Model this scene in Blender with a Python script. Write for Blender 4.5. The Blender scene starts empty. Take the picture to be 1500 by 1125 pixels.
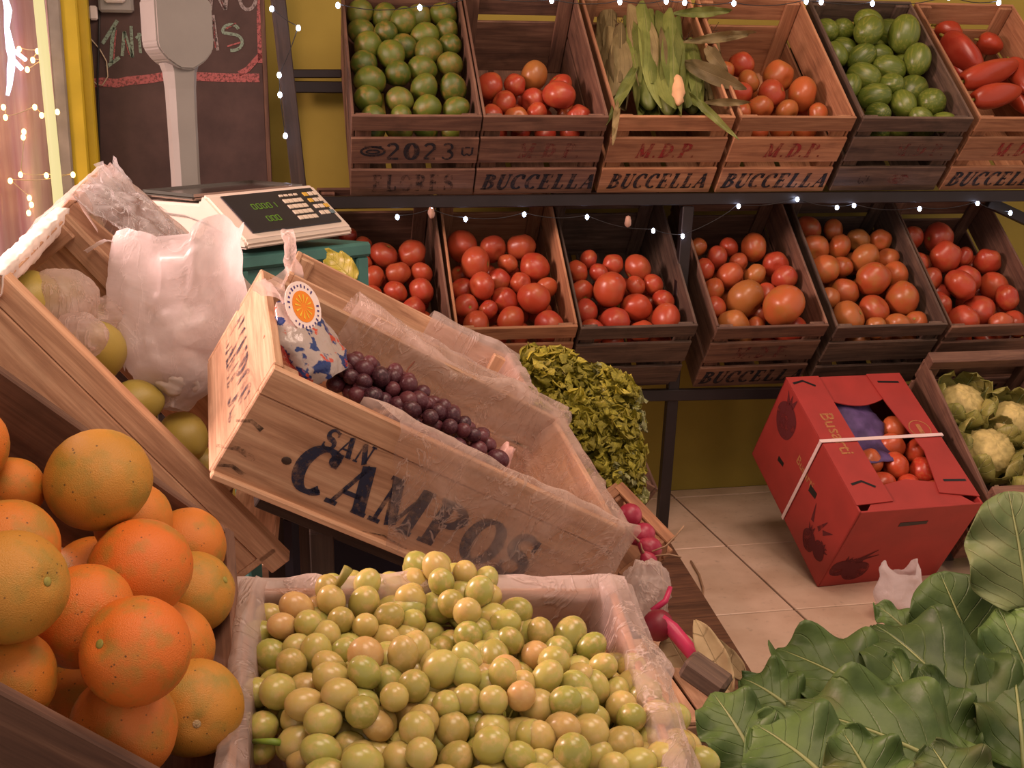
import bpy, bmesh, math, random
from math import sin, cos, pi, radians, sqrt, atan2
from mathutils import Vector, Matrix, noise
random.seed(7)
S = bpy.context.scene
COL = S.collection
CAMZ = 1.07

# ------------------------------------------------------------------ camera
FPX = 1690.0
PITCH, YAW = radians(12.0), radians(10.7)
cam_d = bpy.data.cameras.new('camera'); cam = bpy.data.objects.new('camera', cam_d); COL.objects.link(cam)
cam_d.sensor_width = 36.0; cam_d.lens = FPX / 1500 * 36.0; cam_d.clip_start = .02
cam.location = (0, 0, CAMZ); cam.rotation_euler = (pi / 2 - PITCH, 0, -YAW)
S.camera = cam

# ------------------------------------------------------------------ light
def lin(r, g, b):
    return tuple(((c / 255) / 12.92 if c / 255 <= .04045 else ((c / 255 + .055) / 1.055) ** 2.4) for c in (r, g, b))
def rgba(c): return (*lin(*c), 1)
W = bpy.data.worlds.new('world'); S.world = W; W.use_nodes = True
W.node_tree.nodes['Background'].inputs[0].default_value = (1.0, .80, .69, 1)
W.node_tree.nodes['Background'].inputs[1].default_value = .64
def area(name, loc, target, size, power, col, sy=None):
    d = bpy.data.lights.new(name, 'AREA'); d.energy = power; d.color = col; d.size = size
    if sy: d.shape = 'RECTANGLE'; d.size_y = sy
    o = bpy.data.objects.new(name, d); COL.objects.link(o); o.location = loc
    o.rotation_euler = (Vector(target) - Vector(loc)).to_track_quat('-Z', 'Y').to_euler()
    return o
area('street_side_light', (-1.55, 1.75, 1.75), (.0, 1.70, .75), .55, 34, (1, .63, .56)).data.spread = radians(112)
area('ceiling_light', (.25, .35, 2.6), (.35, 1.5, .6), .9, 24, (1, .72, .56))
area('ceiling_light', (1.35, 1.35, 2.75), (1.15, 2.35, .3), .9, 27, (1, .71, .58))
S.view_settings.view_transform = 'Standard'; S.view_settings.look = 'None'
S.view_settings.exposure = 0.0; S.view_settings.gamma = 1.0; S.view_settings.use_curve_mapping = False

# ------------------------------------------------------------------ maths helpers
FW = Vector((sin(YAW) * cos(PITCH), cos(YAW) * cos(PITCH), -sin(PITCH)))
RT = Vector((cos(YAW), -sin(YAW), 0)); UP = RT.cross(FW)
CP = Vector((0, 0, CAMZ))
def ray(u, v): return FW + RT * ((u - 750) / FPX) + UP * ((562.5 - v) / FPX)
def atD(u, v, d): return CP + ray(u, v) * d
def atY(u, v, Y): r = ray(u, v); return CP + r * (Y / r.y)
def atZ(u, v, Z): r = ray(u, v); return CP + r * ((Z - CAMZ) / r.z)
def T(x, y, z): return Matrix.Translation((x, y, z))
def frame(pos, yaw, tilt, roll=0):
    """local x = long axis; tilt lowers the +x end; roll lifts the +y side (degrees)"""
    return Matrix.Translation(pos) @ Matrix.Rotation(radians(yaw), 4, 'Z') @ Matrix.Rotation(radians(tilt), 4, 'Y') @ Matrix.Rotation(radians(roll), 4, 'X')
def basis(x, zhint, loc=(0, 0, 0)):
    x = Vector(x).normalized(); y = Vector(zhint).cross(x)
    if y.length < 1e-5: y = Vector((0, 1, 0)).cross(x)
    y.normalize(); z = x.cross(y)
    m = Matrix((x, y, z)).transposed().to_4x4(); m.translation = Vector(loc); return m
def on_plane(u, v, M, h):
    """pixel -> point in crate-local coordinates on the local plane z=h"""
    Mi = M.inverted(); o = Mi @ CP; d = Mi.to_3x3() @ ray(u, v)
    t = (h - o.z) / d.z; return o + d * t, t
def fbm(p, s=1.0, seed=0.0):
    q = Vector(p) * s + Vector((seed * 3.1, seed * 1.7, seed * 5.3))
    return noise.noise(q) + .5 * noise.noise(q * 2.1) + .25 * noise.noise(q * 4.3)

# ------------------------------------------------------------------ objects
def link(o, parent=None, M=None):
    COL.objects.link(o)
    if parent is not None: o.parent = parent
    if M is not None: o.matrix_basis = M
    return o
def empty(name, M=None):
    o = bpy.data.objects.new(name, None); o.empty_display_size = .05
    return link(o, None, M)
def tag(o, label=None, cat=None, group=None, kind=None):
    if label: o['label'] = label
    if cat: o['category'] = cat
    if group: o['group'] = group
    if kind: o['kind'] = kind
    return o
def part(name, mesh, mat=None, parent=None, M=None):
    o = bpy.data.objects.new(name, mesh); link(o, parent, M)
    if mat is not None:
        if not mesh.materials: mesh.materials.append(None)
        o.material_slots[0].link = 'OBJECT'; o.material_slots[0].material = mat
    return o
def mesh_of(verts, faces, name='m', smooth=False, uv=None):
    me = bpy.data.meshes.new(name); me.from_pydata([tuple(v) for v in verts], [], faces); me.update()
    if smooth: me.polygons.foreach_set('use_smooth', [True] * len(me.polygons))
    if uv:
        l = me.uv_layers.new(name='UVMap')
        for lp in me.loops: l.data[lp.index].uv = uv[lp.vertex_index]
    return me
def bm_mesh(bm, name='m', smooth=False):
    me = bpy.data.meshes.new(name); bm.to_mesh(me); bm.free()
    if smooth: me.polygons.foreach_set('use_smooth', [True] * len(me.polygons))
    return me
_bx = {}
def boxm(l, w, t, b=.0015):
    """bevelled board, long side along x, centred"""
    k = (round(l, 4), round(w, 4), round(t, 4), b)
    if k not in _bx:
        bm = bmesh.new(); bmesh.ops.create_cube(bm, size=1)
        for v in bm.verts: v.co = Vector((v.co.x * l, v.co.y * w, v.co.z * t))
        if b: bmesh.ops.bevel(bm, geom=bm.edges[:], offset=min(b, t * .4), segments=1, affect='EDGES')
        _bx[k] = bm_mesh(bm, 'board')
    return _bx[k]
def tube_data(pts, rad, n=8, cap=True):
    pts = [Vector(p) for p in pts]; V = []; Fc = []
    if not hasattr(rad, '__len__'): rad = [rad] * len(pts)
    prev = None
    for i, p in enumerate(pts):
        d = (pts[min(i + 1, len(pts) - 1)] - pts[max(i - 1, 0)]).normalized()
        a = prev if prev is not None else (Vector((0, 0, 1)) if abs(d.z) < .9 else Vector((1, 0, 0)))
        a = (a - d * a.dot(d)).normalized(); prev = a; b = d.cross(a)
        for k in range(n):
            t = 2 * pi * k / n; V.append(p + (a * cos(t) + b * sin(t)) * rad[i])
    for i in range(len(pts) - 1):
        for k in range(n):
            Fc.append((i * n + k, i * n + (k + 1) % n, (i + 1) * n + (k + 1) % n, (i + 1) * n + k))
    if cap: Fc.append(tuple(range(n))[::-1]); Fc.append(tuple((len(pts) - 1) * n + k for k in range(n)))
    return V, Fc
def tube(pts, rad, n=8): return mesh_of(*tube_data(pts, rad, n), smooth=True)
class Acc:
    def __init__(s): s.v = []; s.f = []
    def add(s, V, Fc):
        o = len(s.v); s.v += list(V); s.f += [tuple(i + o for i in f) for f in Fc]; return s
    def box(s, cx, cy, cz, lx, ly, lz):
        V = [(cx + sx * lx / 2, cy + sy * ly / 2, cz + sz * lz / 2) for sx in (-1, 1) for sy in (-1, 1) for sz in (-1, 1)]
        return s.add(V, [(0, 1, 3, 2), (4, 6, 7, 5), (0, 4, 5, 1), (2, 3, 7, 6), (0, 2, 6, 4), (1, 5, 7, 3)])
    def mesh(s, smooth=False): return mesh_of(s.v, s.f, smooth=smooth)
def sphere_data(fn, nu=24, nv=14):
    """fn(unit vector) -> point; poles on z"""
    V = [fn(Vector((0, 0, 1)))]; Fc = []
    for j in range(1, nv):
        th = pi * j / nv
        for i in range(nu):
            ph = 2 * pi * i / nu; V.append(fn(Vector((sin(th) * cos(ph), sin(th) * sin(ph), cos(th)))))
    V.append(fn(Vector((0, 0, -1)))); e = len(V) - 1
    for i in range(nu): Fc.append((0, 1 + i, 1 + (i + 1) % nu))
    for j in range(nv - 2):
        for i in range(nu):
            a = 1 + j * nu + i; b = 1 + j * nu + (i + 1) % nu; Fc.append((a, a + nu, b + nu, b))
    for i in range(nu): Fc.append((e, 1 + (nv - 2) * nu + (i + 1) % nu, 1 + (nv - 2) * nu + i))
    return V, Fc
def grid_data(fn, nu, nv):
    V = [fn(i / nu, j / nv) for i in range(nu + 1) for j in range(nv + 1)]
    Fc = [(i * (nv + 1) + j, (i + 1) * (nv + 1) + j, (i + 1) * (nv + 1) + j + 1, i * (nv + 1) + j + 1) for i in range(nu) for j in range(nv)]
    uv = [(i / nu, j / nv) for i in range(nu + 1) for j in range(nv + 1)]
    return V, Fc, uv

# ------------------------------------------------------------------ materials
class NT:
    def __init__(s, name):
        s.m = bpy.data.materials.new(name); s.m.use_nodes = True; s.t = s.m.node_tree
        s.p = s.t.nodes['Principled BSDF']; s.out = s.t.nodes['Material Output']
    def n(s, typ, **kw):
        nd = s.t.nodes.new(typ)
        for k, v in kw.items(): setattr(nd, k, v)
        return nd
    def l(s, a, b): s.t.links.new(a, b)
    def val(s, sock, v): sock.default_value = v
    def coord(s, kind='Object', scale=(1, 1, 1), rnd=True):
        tc = s.n('ShaderNodeTexCoord'); mp = s.n('ShaderNodeMapping'); mp.inputs['Scale'].default_value = scale
        s.l(tc.outputs[kind], mp.inputs['Vector'])
        if rnd:
            oi = s.n('ShaderNodeObjectInfo'); ml = s.n('ShaderNodeMath', operation='MULTIPLY'); ml.inputs[1].default_value = 37.0
            s.l(oi.outputs['Random'], ml.inputs[0]); s.l(ml.outputs[0], mp.inputs['Location'])
        return mp.outputs[0]
    def noise(s, vec, scale, detail=4, rough=.55, dist=0.0):
        nd = s.n('ShaderNodeTexNoise'); nd.inputs['Scale'].default_value = scale; nd.inputs['Detail'].default_value = detail
        nd.inputs['Roughness'].default_value = rough; nd.inputs['Distortion'].default_value = dist
        if vec is not None: s.l(vec, nd.inputs['Vector'])
        return nd.outputs['Fac']
    def ramp(s, fac, stops):
        nd = s.n('ShaderNodeValToRGB'); e = nd.color_ramp.elements
        while len(e) < len(stops): e.new(.5)
        for el, (p, c) in zip(e, stops): el.position = p; el.color = rgba(c) if len(c) == 3 else c
        s.l(fac, nd.inputs[0]); return nd.outputs['Color']
    def mix(s, fac, a, b, mode='MIX'):
        nd = s.n('ShaderNodeMix', data_type='RGBA', blend_type=mode)
        for sock, v in ((nd.inputs[0], fac), (nd.inputs[6], a), (nd.inputs[7], b)):
            if hasattr(v, 'default_value') or hasattr(v, 'is_linked'): s.l(v, sock)
            elif isinstance(v, (int, float)): sock.default_value = v
            else: sock.default_value = rgba(v) if len(v) == 3 else v
        return nd.outputs[2]
    def base(s, v):
        if isinstance(v, tuple): s.p.inputs['Base Color'].default_value = rgba(v)
        else: s.l(v, s.p.inputs['Base Color'])
    def bump(s, h, strength=.2, dist=.01):
        b = s.n('ShaderNodeBump'); b.inputs['Strength'].default_value = strength; b.inputs['Distance'].default_value = dist
        s.l(h, b.inputs['Height']); s.l(b.outputs[0], s.p.inputs['Normal'])
    def rough(s, r): s.p.inputs['Roughness'].default_value = r
    def rand(s): return s.n('ShaderNodeObjectInfo').outputs['Random']
BW = lambda v: (v, v, v, 1)

def plain(name, col, rough=.5, metal=0, var=.12, sc=14, bump=.0, coat=0):
    m = NT(name); f = m.noise(m.coord(), sc, 5)
    lo = tuple(max(0, c * (1 - var)) for c in col); hi = tuple(min(255, c * (1 + var * .6)) for c in col)
    m.base(m.ramp(f, [(.3, lo), (.7, hi)])); m.rough(rough); m.p.inputs['Metallic'].default_value = metal
    if bump: m.bump(f, bump, .004)
    m.p.inputs['Coat Weight'].default_value = coat
    return m.m
def wood(name, dark, mid, light, rough=.72, stain=.25):
    m = NT(name); v = m.coord('Object', (1.6, 18, 18))
    g = m.noise(v, 3.2, 7, .62, .7); fine = m.noise(m.coord('Object', (4, 130, 130)), 2.2, 3)
    c = m.ramp(g, [(.28, dark), (.5, mid), (.72, light)])
    c = m.mix(m.ramp(fine, [(.35, BW(.35)), (.6, BW(0))]), c, dark)
    blot = m.noise(m.coord('Object', (1, 1, 1)), 16, 4)
    c = m.mix(m.ramp(blot, [(.52, BW(0)), (.75, BW(stain))]), c, tuple(int(x * .45) for x in dark))
    oi = m.n('ShaderNodeHueSaturation'); mr = m.n('ShaderNodeMapRange'); mr.inputs['To Min'].default_value = .72; mr.inputs['To Max'].default_value = 1.18
    m.l(m.rand(), mr.inputs[0]); m.l(mr.outputs[0], oi.inputs['Value']); m.l(c, oi.inputs['Color'])
    m.base(oi.outputs[0]); m.rough(rough); m.bump(g, .25, .002); return m.m
def ink(name, col, wear=.45, sc=55):
    m = NT(name); m.base(col); m.rough(.8)
    f = m.ramp(m.noise(m.coord(), sc, 6, .7), [(wear - .1, BW(.0)), (wear + .12, BW(.92))])
    tr = m.n('ShaderNodeBsdfTransparent'); mx = m.n('ShaderNodeMixShader')
    m.l(f, mx.inputs[0]); m.l(tr.outputs[0], mx.inputs[1]); m.l(m.p.outputs[0], mx.inputs[2]); m.l(mx.outputs[0], m.out.inputs[0])
    return m.m
def film(name, col=(235, 215, 205), lo=.18, hi=.6, rough=.25, sc=9, trans=.55, crease=.25, bstr=.55):
    """thin crinkled plastic sheet"""
    m = NT(name); v = m.coord('Object', (1, 1, 1)); w = m.noise(v, sc, 6, .6, 1.2)
    m.base(col); m.rough(rough); m.p.inputs['Specular IOR Level'].default_value = .6
    b = m.n('ShaderNodeBump'); b.inputs['Strength'].default_value = bstr; b.inputs['Distance'].default_value = .012
    m.l(w, b.inputs['Height']); m.l(b.outputs[0], m.p.inputs['Normal'])
    tl = m.n('ShaderNodeBsdfTranslucent'); tl.inputs[0].default_value = rgba(col)
    ms = m.n('ShaderNodeMixShader'); ms.inputs[0].default_value = trans; m.l(m.p.outputs[0], ms.inputs[1]); m.l(tl.outputs[0], ms.inputs[2])
    tr = m.n('ShaderNodeBsdfTransparent'); tr.inputs[0].default_value = (.95, .93, .92, 1)
    f0 = m.ramp(w, [(.35, BW(lo)), (.62, BW(hi))])
    cr = m.noise(m.coord('Object', (1.0, .8, .45)), sc * 1.6, 4, .6, 2.2)
    sb = m.n('ShaderNodeMath', operation='SUBTRACT'); m.l(cr, sb.inputs[0]); sb.inputs[1].default_value = .5
    ab = m.n('ShaderNodeMath', operation='ABSOLUTE'); m.l(sb.outputs[0], ab.inputs[0])
    ln = m.ramp(ab.outputs[0], [(.0, BW(min(.95, hi + .25))), (.035, BW(0))])
    fm = m.n('ShaderNodeMath', operation='MAXIMUM'); m.l(f0, fm.inputs[0]); m.l(ln, fm.inputs[1]); f = fm.outputs[0]
    ad = m.n('ShaderNodeMath', operation='ADD'); m.l(w, ad.inputs[0]); mk = m.n('ShaderNodeMath', operation='MULTIPLY'); mk.inputs[1].default_value = crease; m.l(ln, mk.inputs[0]); m.l(mk.outputs[0], ad.inputs[1]); m.l(ad.outputs[0], b.inputs['Height'])
    mx = m.n('ShaderNodeMixShader'); m.l(f, mx.inputs[0]); m.l(tr.outputs[0], mx.inputs[1]); m.l(ms.outputs[0], mx.inputs[2]); m.l(mx.outputs[0], m.out.inputs[0])
    return m.m
def fruit(name, cols, rough=.3, patch=None, psc=8, spots=None, bump=0, bsc=200, sss=0, spec=.5, streak=None):
    cols = list(cols) * (2 if len(cols) == 1 else 1)
    m = NT(name); st = [(i / max(1, len(cols) - 1), c) for i, c in enumerate(cols)]
    c = m.ramp(m.rand(), st); v = m.coord('Object', (.16, .16, .16))
    if patch: c = m.mix(m.ramp(m.noise(v, psc, 4), [(.48, BW(0)), (.68, BW(.75))]), c, patch)
    if streak:
        vs = m.coord('Object', (2.2, 2.2, .3)); c = m.mix(m.ramp(m.noise(vs, 3, 3), [(.5, BW(0)), (.62, BW(.6))]), c, streak)
    if spots:
        vo = m.n('ShaderNodeTexVoronoi'); vo.inputs['Scale'].default_value = 48; m.l(v, vo.inputs['Vector'])
        sel = m.ramp(m.noise(v, 23, 1), [(.56, BW(0)), (.6, BW(1))])
        sp = m.ramp(vo.outputs['Distance'], [(.10, BW(.85)), (.2, BW(0))])
        ml = m.n('ShaderNodeMath', operation='MULTIPLY'); m.l(sel, ml.inputs[0]); m.l(sp, ml.inputs[1]); c = m.mix(ml.outputs[0], c, spots)
    m.base(c); m.rough(rough); m.p.inputs['Specular IOR Level'].default_value = spec
    if sss: m.p.inputs['Subsurface Weight'].default_value = sss; m.p.inputs['Subsurface Radius'].default_value = (.012, .008, .004); m.p.inputs['Subsurface Scale'].default_value = 1.0
    if bump: m.bump(m.noise(v, bsc, 2), bump, .002)
    return m.m
def emit(name, col, s):
    m = NT(name); m.base((20, 20, 20)); m.p.inputs['Emission Color'].default_value = rgba(col); m.p.inputs['Emission Strength'].default_value = s; return m.m
def leafmat(name, dark, light, vein, rough=.42, nveins=9, slope=3.2, blot=None, tl=.25):
    """leaf blade: uv.x along the midrib, uv.y across (midrib at .5)"""
    m = NT(name); tc = m.n('ShaderNodeTexCoord'); sx = m.n('ShaderNodeSeparateXYZ'); m.l(tc.outputs['UV'], sx.inputs[0])
    def mt(op, a, b=None):
        nd = m.n('ShaderNodeMath', operation=op)
        for i, x in enumerate((a, b)):
            if x is None: continue
            if isinstance(x, (int, float)): nd.inputs[i].default_value = x
            else: m.l(x, nd.inputs[i])
        return nd.outputs[0]
    v = m.coord(); nz = m.noise(v, 30, 4)
    av = mt('ABSOLUTE', mt('SUBTRACT', sx.outputs[1], .5))
    ph = mt('ADD', mt('SUBTRACT', mt('MULTIPLY', sx.outputs[0], nveins), mt('MULTIPLY', av, slope)), mt('MULTIPLY', nz, .5))
    fr = mt('ABSOLUTE', mt('SUBTRACT', mt('FRACT', ph), .5))
    vv = m.ramp(fr, [(.0, BW(.5)), (.06, BW(0))]); mid = m.ramp(av, [(.006, BW(.9)), (.02, BW(0))])
    mxv = mt('MAXIMUM', vv, mid)
    c = m.ramp(m.noise(v, 14, 5), [(.3, dark), (.7, light)])
    if blot: c = m.mix(m.ramp(m.noise(v, 6, 3), [(.58, BW(0)), (.72, BW(.7))]), c, blot)
    hs = m.n('ShaderNodeHueSaturation'); mr = m.n('ShaderNodeMapRange'); mr.inputs['To Min'].default_value = .7; mr.inputs['To Max'].default_value = 1.25
    m.l(m.rand(), mr.inputs[0]); m.l(mr.outputs[0], hs.inputs['Value']); m.l(c, hs.inputs['Color'])
    c = m.mix(mxv, hs.outputs[0], vein); m.base(c); m.rough(rough)
    h = mt('SUBTRACT', mt('MULTIPLY', nz, .6), mxv); m.bump(h, .6, .005)
    t = m.n('ShaderNodeBsdfTranslucent'); m.l(c, t.inputs[0]); ms = m.n('ShaderNodeMixShader'); ms.inputs[0].default_value = tl
    m.l(m.p.outputs[0], ms.inputs[1]); m.l(t.outputs[0], ms.inputs[2]); m.l(ms.outputs[0], m.out.inputs[0]); return m.m

M = {}
M['pale'] = wood('pale_wood', (152, 110, 82), (200, 157, 124), (222, 184, 150), stain=.15)
M['pine'] = wood('pine_wood', (128, 82, 56), (172, 120, 84), (192, 142, 104), stain=.2)
M['brown'] = wood('brown_wood', (78, 52, 42), (116, 82, 64), (144, 106, 84), stain=.4)
M['grey'] = wood('weathered_wood', (62, 46, 38), (98, 76, 62), (128, 102, 84), stain=.5)
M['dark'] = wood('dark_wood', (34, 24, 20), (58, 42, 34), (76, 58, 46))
M['rack'] = plain('rack_iron', (38, 30, 30), .45, .3)
M['black'] = plain('black_plastic', (22, 21, 24), .4)
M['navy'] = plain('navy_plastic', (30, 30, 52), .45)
M['ink_black'] = ink('black_ink', (26, 26, 34), .40)
M['ink_blue'] = ink('blue_black_ink', (34, 40, 66), .40)
M['ink_red'] = ink('red_ink', (150, 42, 40), .46)
M['ink_faint'] = ink('faint_ink', (48, 36, 34), .53)
M['ink_faintred'] = ink('faint_red_ink', (120, 44, 40), .54)
M['film'] = film('plastic_film', (238, 216, 204), lo=.16, hi=.62, sc=11)
M['film2'] = film('milky_film', (240, 222, 215), lo=.28, hi=.68, rough=.3, sc=7)
M['filmclear'] = film('clear_film', (250, 246, 250), lo=.10, hi=.5, rough=.08, sc=16, trans=.15, crease=.15)
M['bag'] = film('white_bag_plastic', (240, 230, 230), lo=.66, hi=.93, rough=.3, sc=6, trans=.5, crease=.06, bstr=.4)
M['metal'] = plain('steel', (150, 140, 132), .22, 1, .05)
M['cream'] = plain('scale_plastic', (216, 200, 186), .35, var=.03)
M['greyplastic'] = plain('grey_plastic', (150, 144, 138), .45, var=.03)
M['panel'] = plain('panel_dark', (42, 40, 46), .25, var=.05)
M['key'] = plain('key_cream', (205, 190, 170), .5, var=.05)
M['keyy'] = plain('key_yellow', (200, 160, 60), .5, var=.05)
M['keyb'] = plain('key_blue', (90, 110, 115), .5, var=.05)
M['teal'] = plain('teal_plastic', (70, 120, 112), .5)
M['tomato'] = fruit('tomato_skin', [(160, 54, 36), (170, 64, 40), (178, 74, 44), (168, 62, 44), (176, 84, 48)], .32, patch=(174, 92, 52), psc=9)
M['tomato_o'] = fruit('tomato_orange_skin', [(172, 84, 44), (178, 92, 48), (168, 74, 42), (172, 102, 52), (154, 98, 50)], .32, patch=(158, 104, 48), psc=9)
M['apple'] = fruit('apple_skin', [(170, 48, 34), (190, 66, 40), (180, 92, 50)], .3, streak=(188, 96, 56))
M['avocado'] = fruit('avocado_skin', [(84, 98, 30), (98, 110, 36), (72, 88, 28), (108, 112, 44)], .38, patch=(140, 110, 50), psc=12, bump=.25, bsc=140)
M['squash'] = fruit('squash_skin', [(84, 100, 34), (98, 112, 40), (72, 88, 30)], .35, streak=(130, 132, 58))
M['pepper'] = fruit('pepper_skin', [(160, 46, 40), (172, 66, 36), (150, 38, 36)], .3, patch=(176, 70, 50), psc=8)
M['orange'] = fruit('orange_peel', [(216, 112, 36), (212, 120, 40), (204, 126, 42), (210, 108, 40)], .5, patch=(158, 128, 50), psc=10, spots=(74, 52, 22), bump=.35, bsc=260)
M['orange_y'] = fruit('yellow_orange_peel', [(190, 138, 50), (194, 132, 48)], .5, patch=(146, 130, 52), psc=10, spots=(60, 44, 20), bump=.35, bsc=260)
M['lemon'] = fruit('lemon_skin', [(172, 150, 68), (164, 148, 70)], .4, bump=.2)
M['grape'] = fruit('green_grape_skin', [(186, 176, 100), (170, 166, 86), (196, 172, 106), (178, 174, 98), (152, 154, 74), (200, 162, 108)], .27, patch=(206, 176, 120), psc=9, sss=.6)
M['grape_p'] = fruit('red_grape_skin', [(84, 36, 46), (66, 30, 40), (100, 46, 52), (56, 26, 36)], .38, patch=(112, 72, 80), psc=30)
M['stem'] = plain('grape_stem', (150, 140, 62), .6)
M['stem_p'] = plain('red_grape_stem', (112, 60, 42), .6)
M['radish'] = fruit('radish_skin', [(168, 44, 74), (150, 36, 60)], .4, patch=(190, 80, 100))
M['beet'] = fruit('beet_skin', [(120, 26, 44)], .45)
M['pinkstem'] = plain('pink_stem', (206, 52, 98), .4)
M['root'] = plain('root_fibre', (176, 140, 110), .7)
M['husk'] = leafmat('dry_husk', (176, 150, 108), (214, 190, 146), (190, 166, 124), .6, 3, .6)
M['corn_husk'] = leafmat('corn_husk', (100, 114, 48), (144, 150, 80), (160, 162, 96), .5, 1, 14)
M['corn_dry'] = leafmat('corn_dry_husk', (120, 104, 66), (158, 140, 96), (172, 152, 108), .6, 1, 14)
M['kernel'] = plain('corn_tip', (226, 176, 130), .5)
M['silk'] = plain('corn_silk', (92, 64, 40), .8)
M['chard'] = leafmat('chard_leaf', (62, 88, 42), (104, 130, 66), (122, 144, 84), .5, 7, 5, blot=(124, 110, 66))
M['chard2'] = leafmat('chard_leaf_pale', (88, 108, 62), (130, 142, 92), (158, 158, 110), .5, 7, 5, blot=(150, 140, 100))
M['rib'] = plain('chard_rib', (136, 144, 88), .5)
M['lettuce'] = leafmat('lettuce_leaf', (142, 138, 42), (196, 182, 66), (180, 170, 80), .45, 6, 3)
M['lettuce_w'] = leafmat('lettuce_pale_leaf', (150, 162, 84), (206, 200, 150), (214, 206, 170), .45, 6, 3)
M['curd'] = plain('cauliflower_curd', (196, 178, 112), .7, bump=.5, sc=60)
M['cauli'] = leafmat('cauliflower_leaf', (132, 136, 62), (184, 174, 98), (200, 188, 128), .45, 7, 3)
M['redcard'] = plain('red_cardboard', (158, 50, 44), .55, var=.06)
M['redcard_in'] = plain('brown_cardboard', (150, 104, 70), .7)
M['redprint'] = ink('pomegranate_print', (92, 22, 26), .36, 30)
M['gold'] = ink('gold_print', (172, 112, 66), .36, 90)
M['purple'] = plain('purple_paper', (84, 62, 108), .7, var=.3, sc=20)
M['strap'] = plain('white_strap', (226, 200, 196), .4, var=.04)
M['white'] = plain('white_plastic', (226, 214, 206), .4, var=.05)
M['chalkboard'] = None
M['led'] = emit('cold_led', (205, 220, 255), 26)
M['ledw'] = emit('warm_led', (255, 200, 110), 9)
M['digit'] = emit('green_digit', (120, 160, 20), .55)
M['yellow'] = plain('yellow_paint', (206, 176, 34), .5, var=.1, sc=5)

# ------------------------------------------------------------------ stroke lettering
def arc(cx, cy, rx, ry, a0, a1, n=14):
    return [(cx + rx * cos(radians(a0 + (a1 - a0) * i / n)), cy + ry * sin(radians(a0 + (a1 - a0) * i / n))) for i in range(n + 1)]
TK, TN = .27, .095
def stroke(A, pts, w0, w1=None, swell=None):
    n = len(pts); w1 = w0 if w1 is None else w1; V = []
    for i, p in enumerate(pts):
        a = pts[max(0, i - 1)]; b = pts[min(n - 1, i + 1)]; dx, dy = b[0] - a[0], b[1] - a[1]; l = math.hypot(dx, dy) or 1
        w = w0 + (w1 - w0) * i / (n - 1)
        if swell: w = TN + (TK - TN) * min(1, abs(dy / l)) ** 1.3
        V += [(p[0] - dy / l * w / 2, p[1] + dx / l * w / 2, 0), (p[0] + dy / l * w / 2, p[1] - dx / l * w / 2, 0)]
    A.add(V, [(2 * i, 2 * i + 1, 2 * i + 3, 2 * i + 2) for i in range(n - 1)])
def vstem(A, x, y0, y1, w=None): stroke(A, [(x, y0), (x, y1)], w or TK)
def ser(A, x, y, l=.4): stroke(A, [(x - l / 2, y), (x + l / 2, y)], TN)
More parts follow.
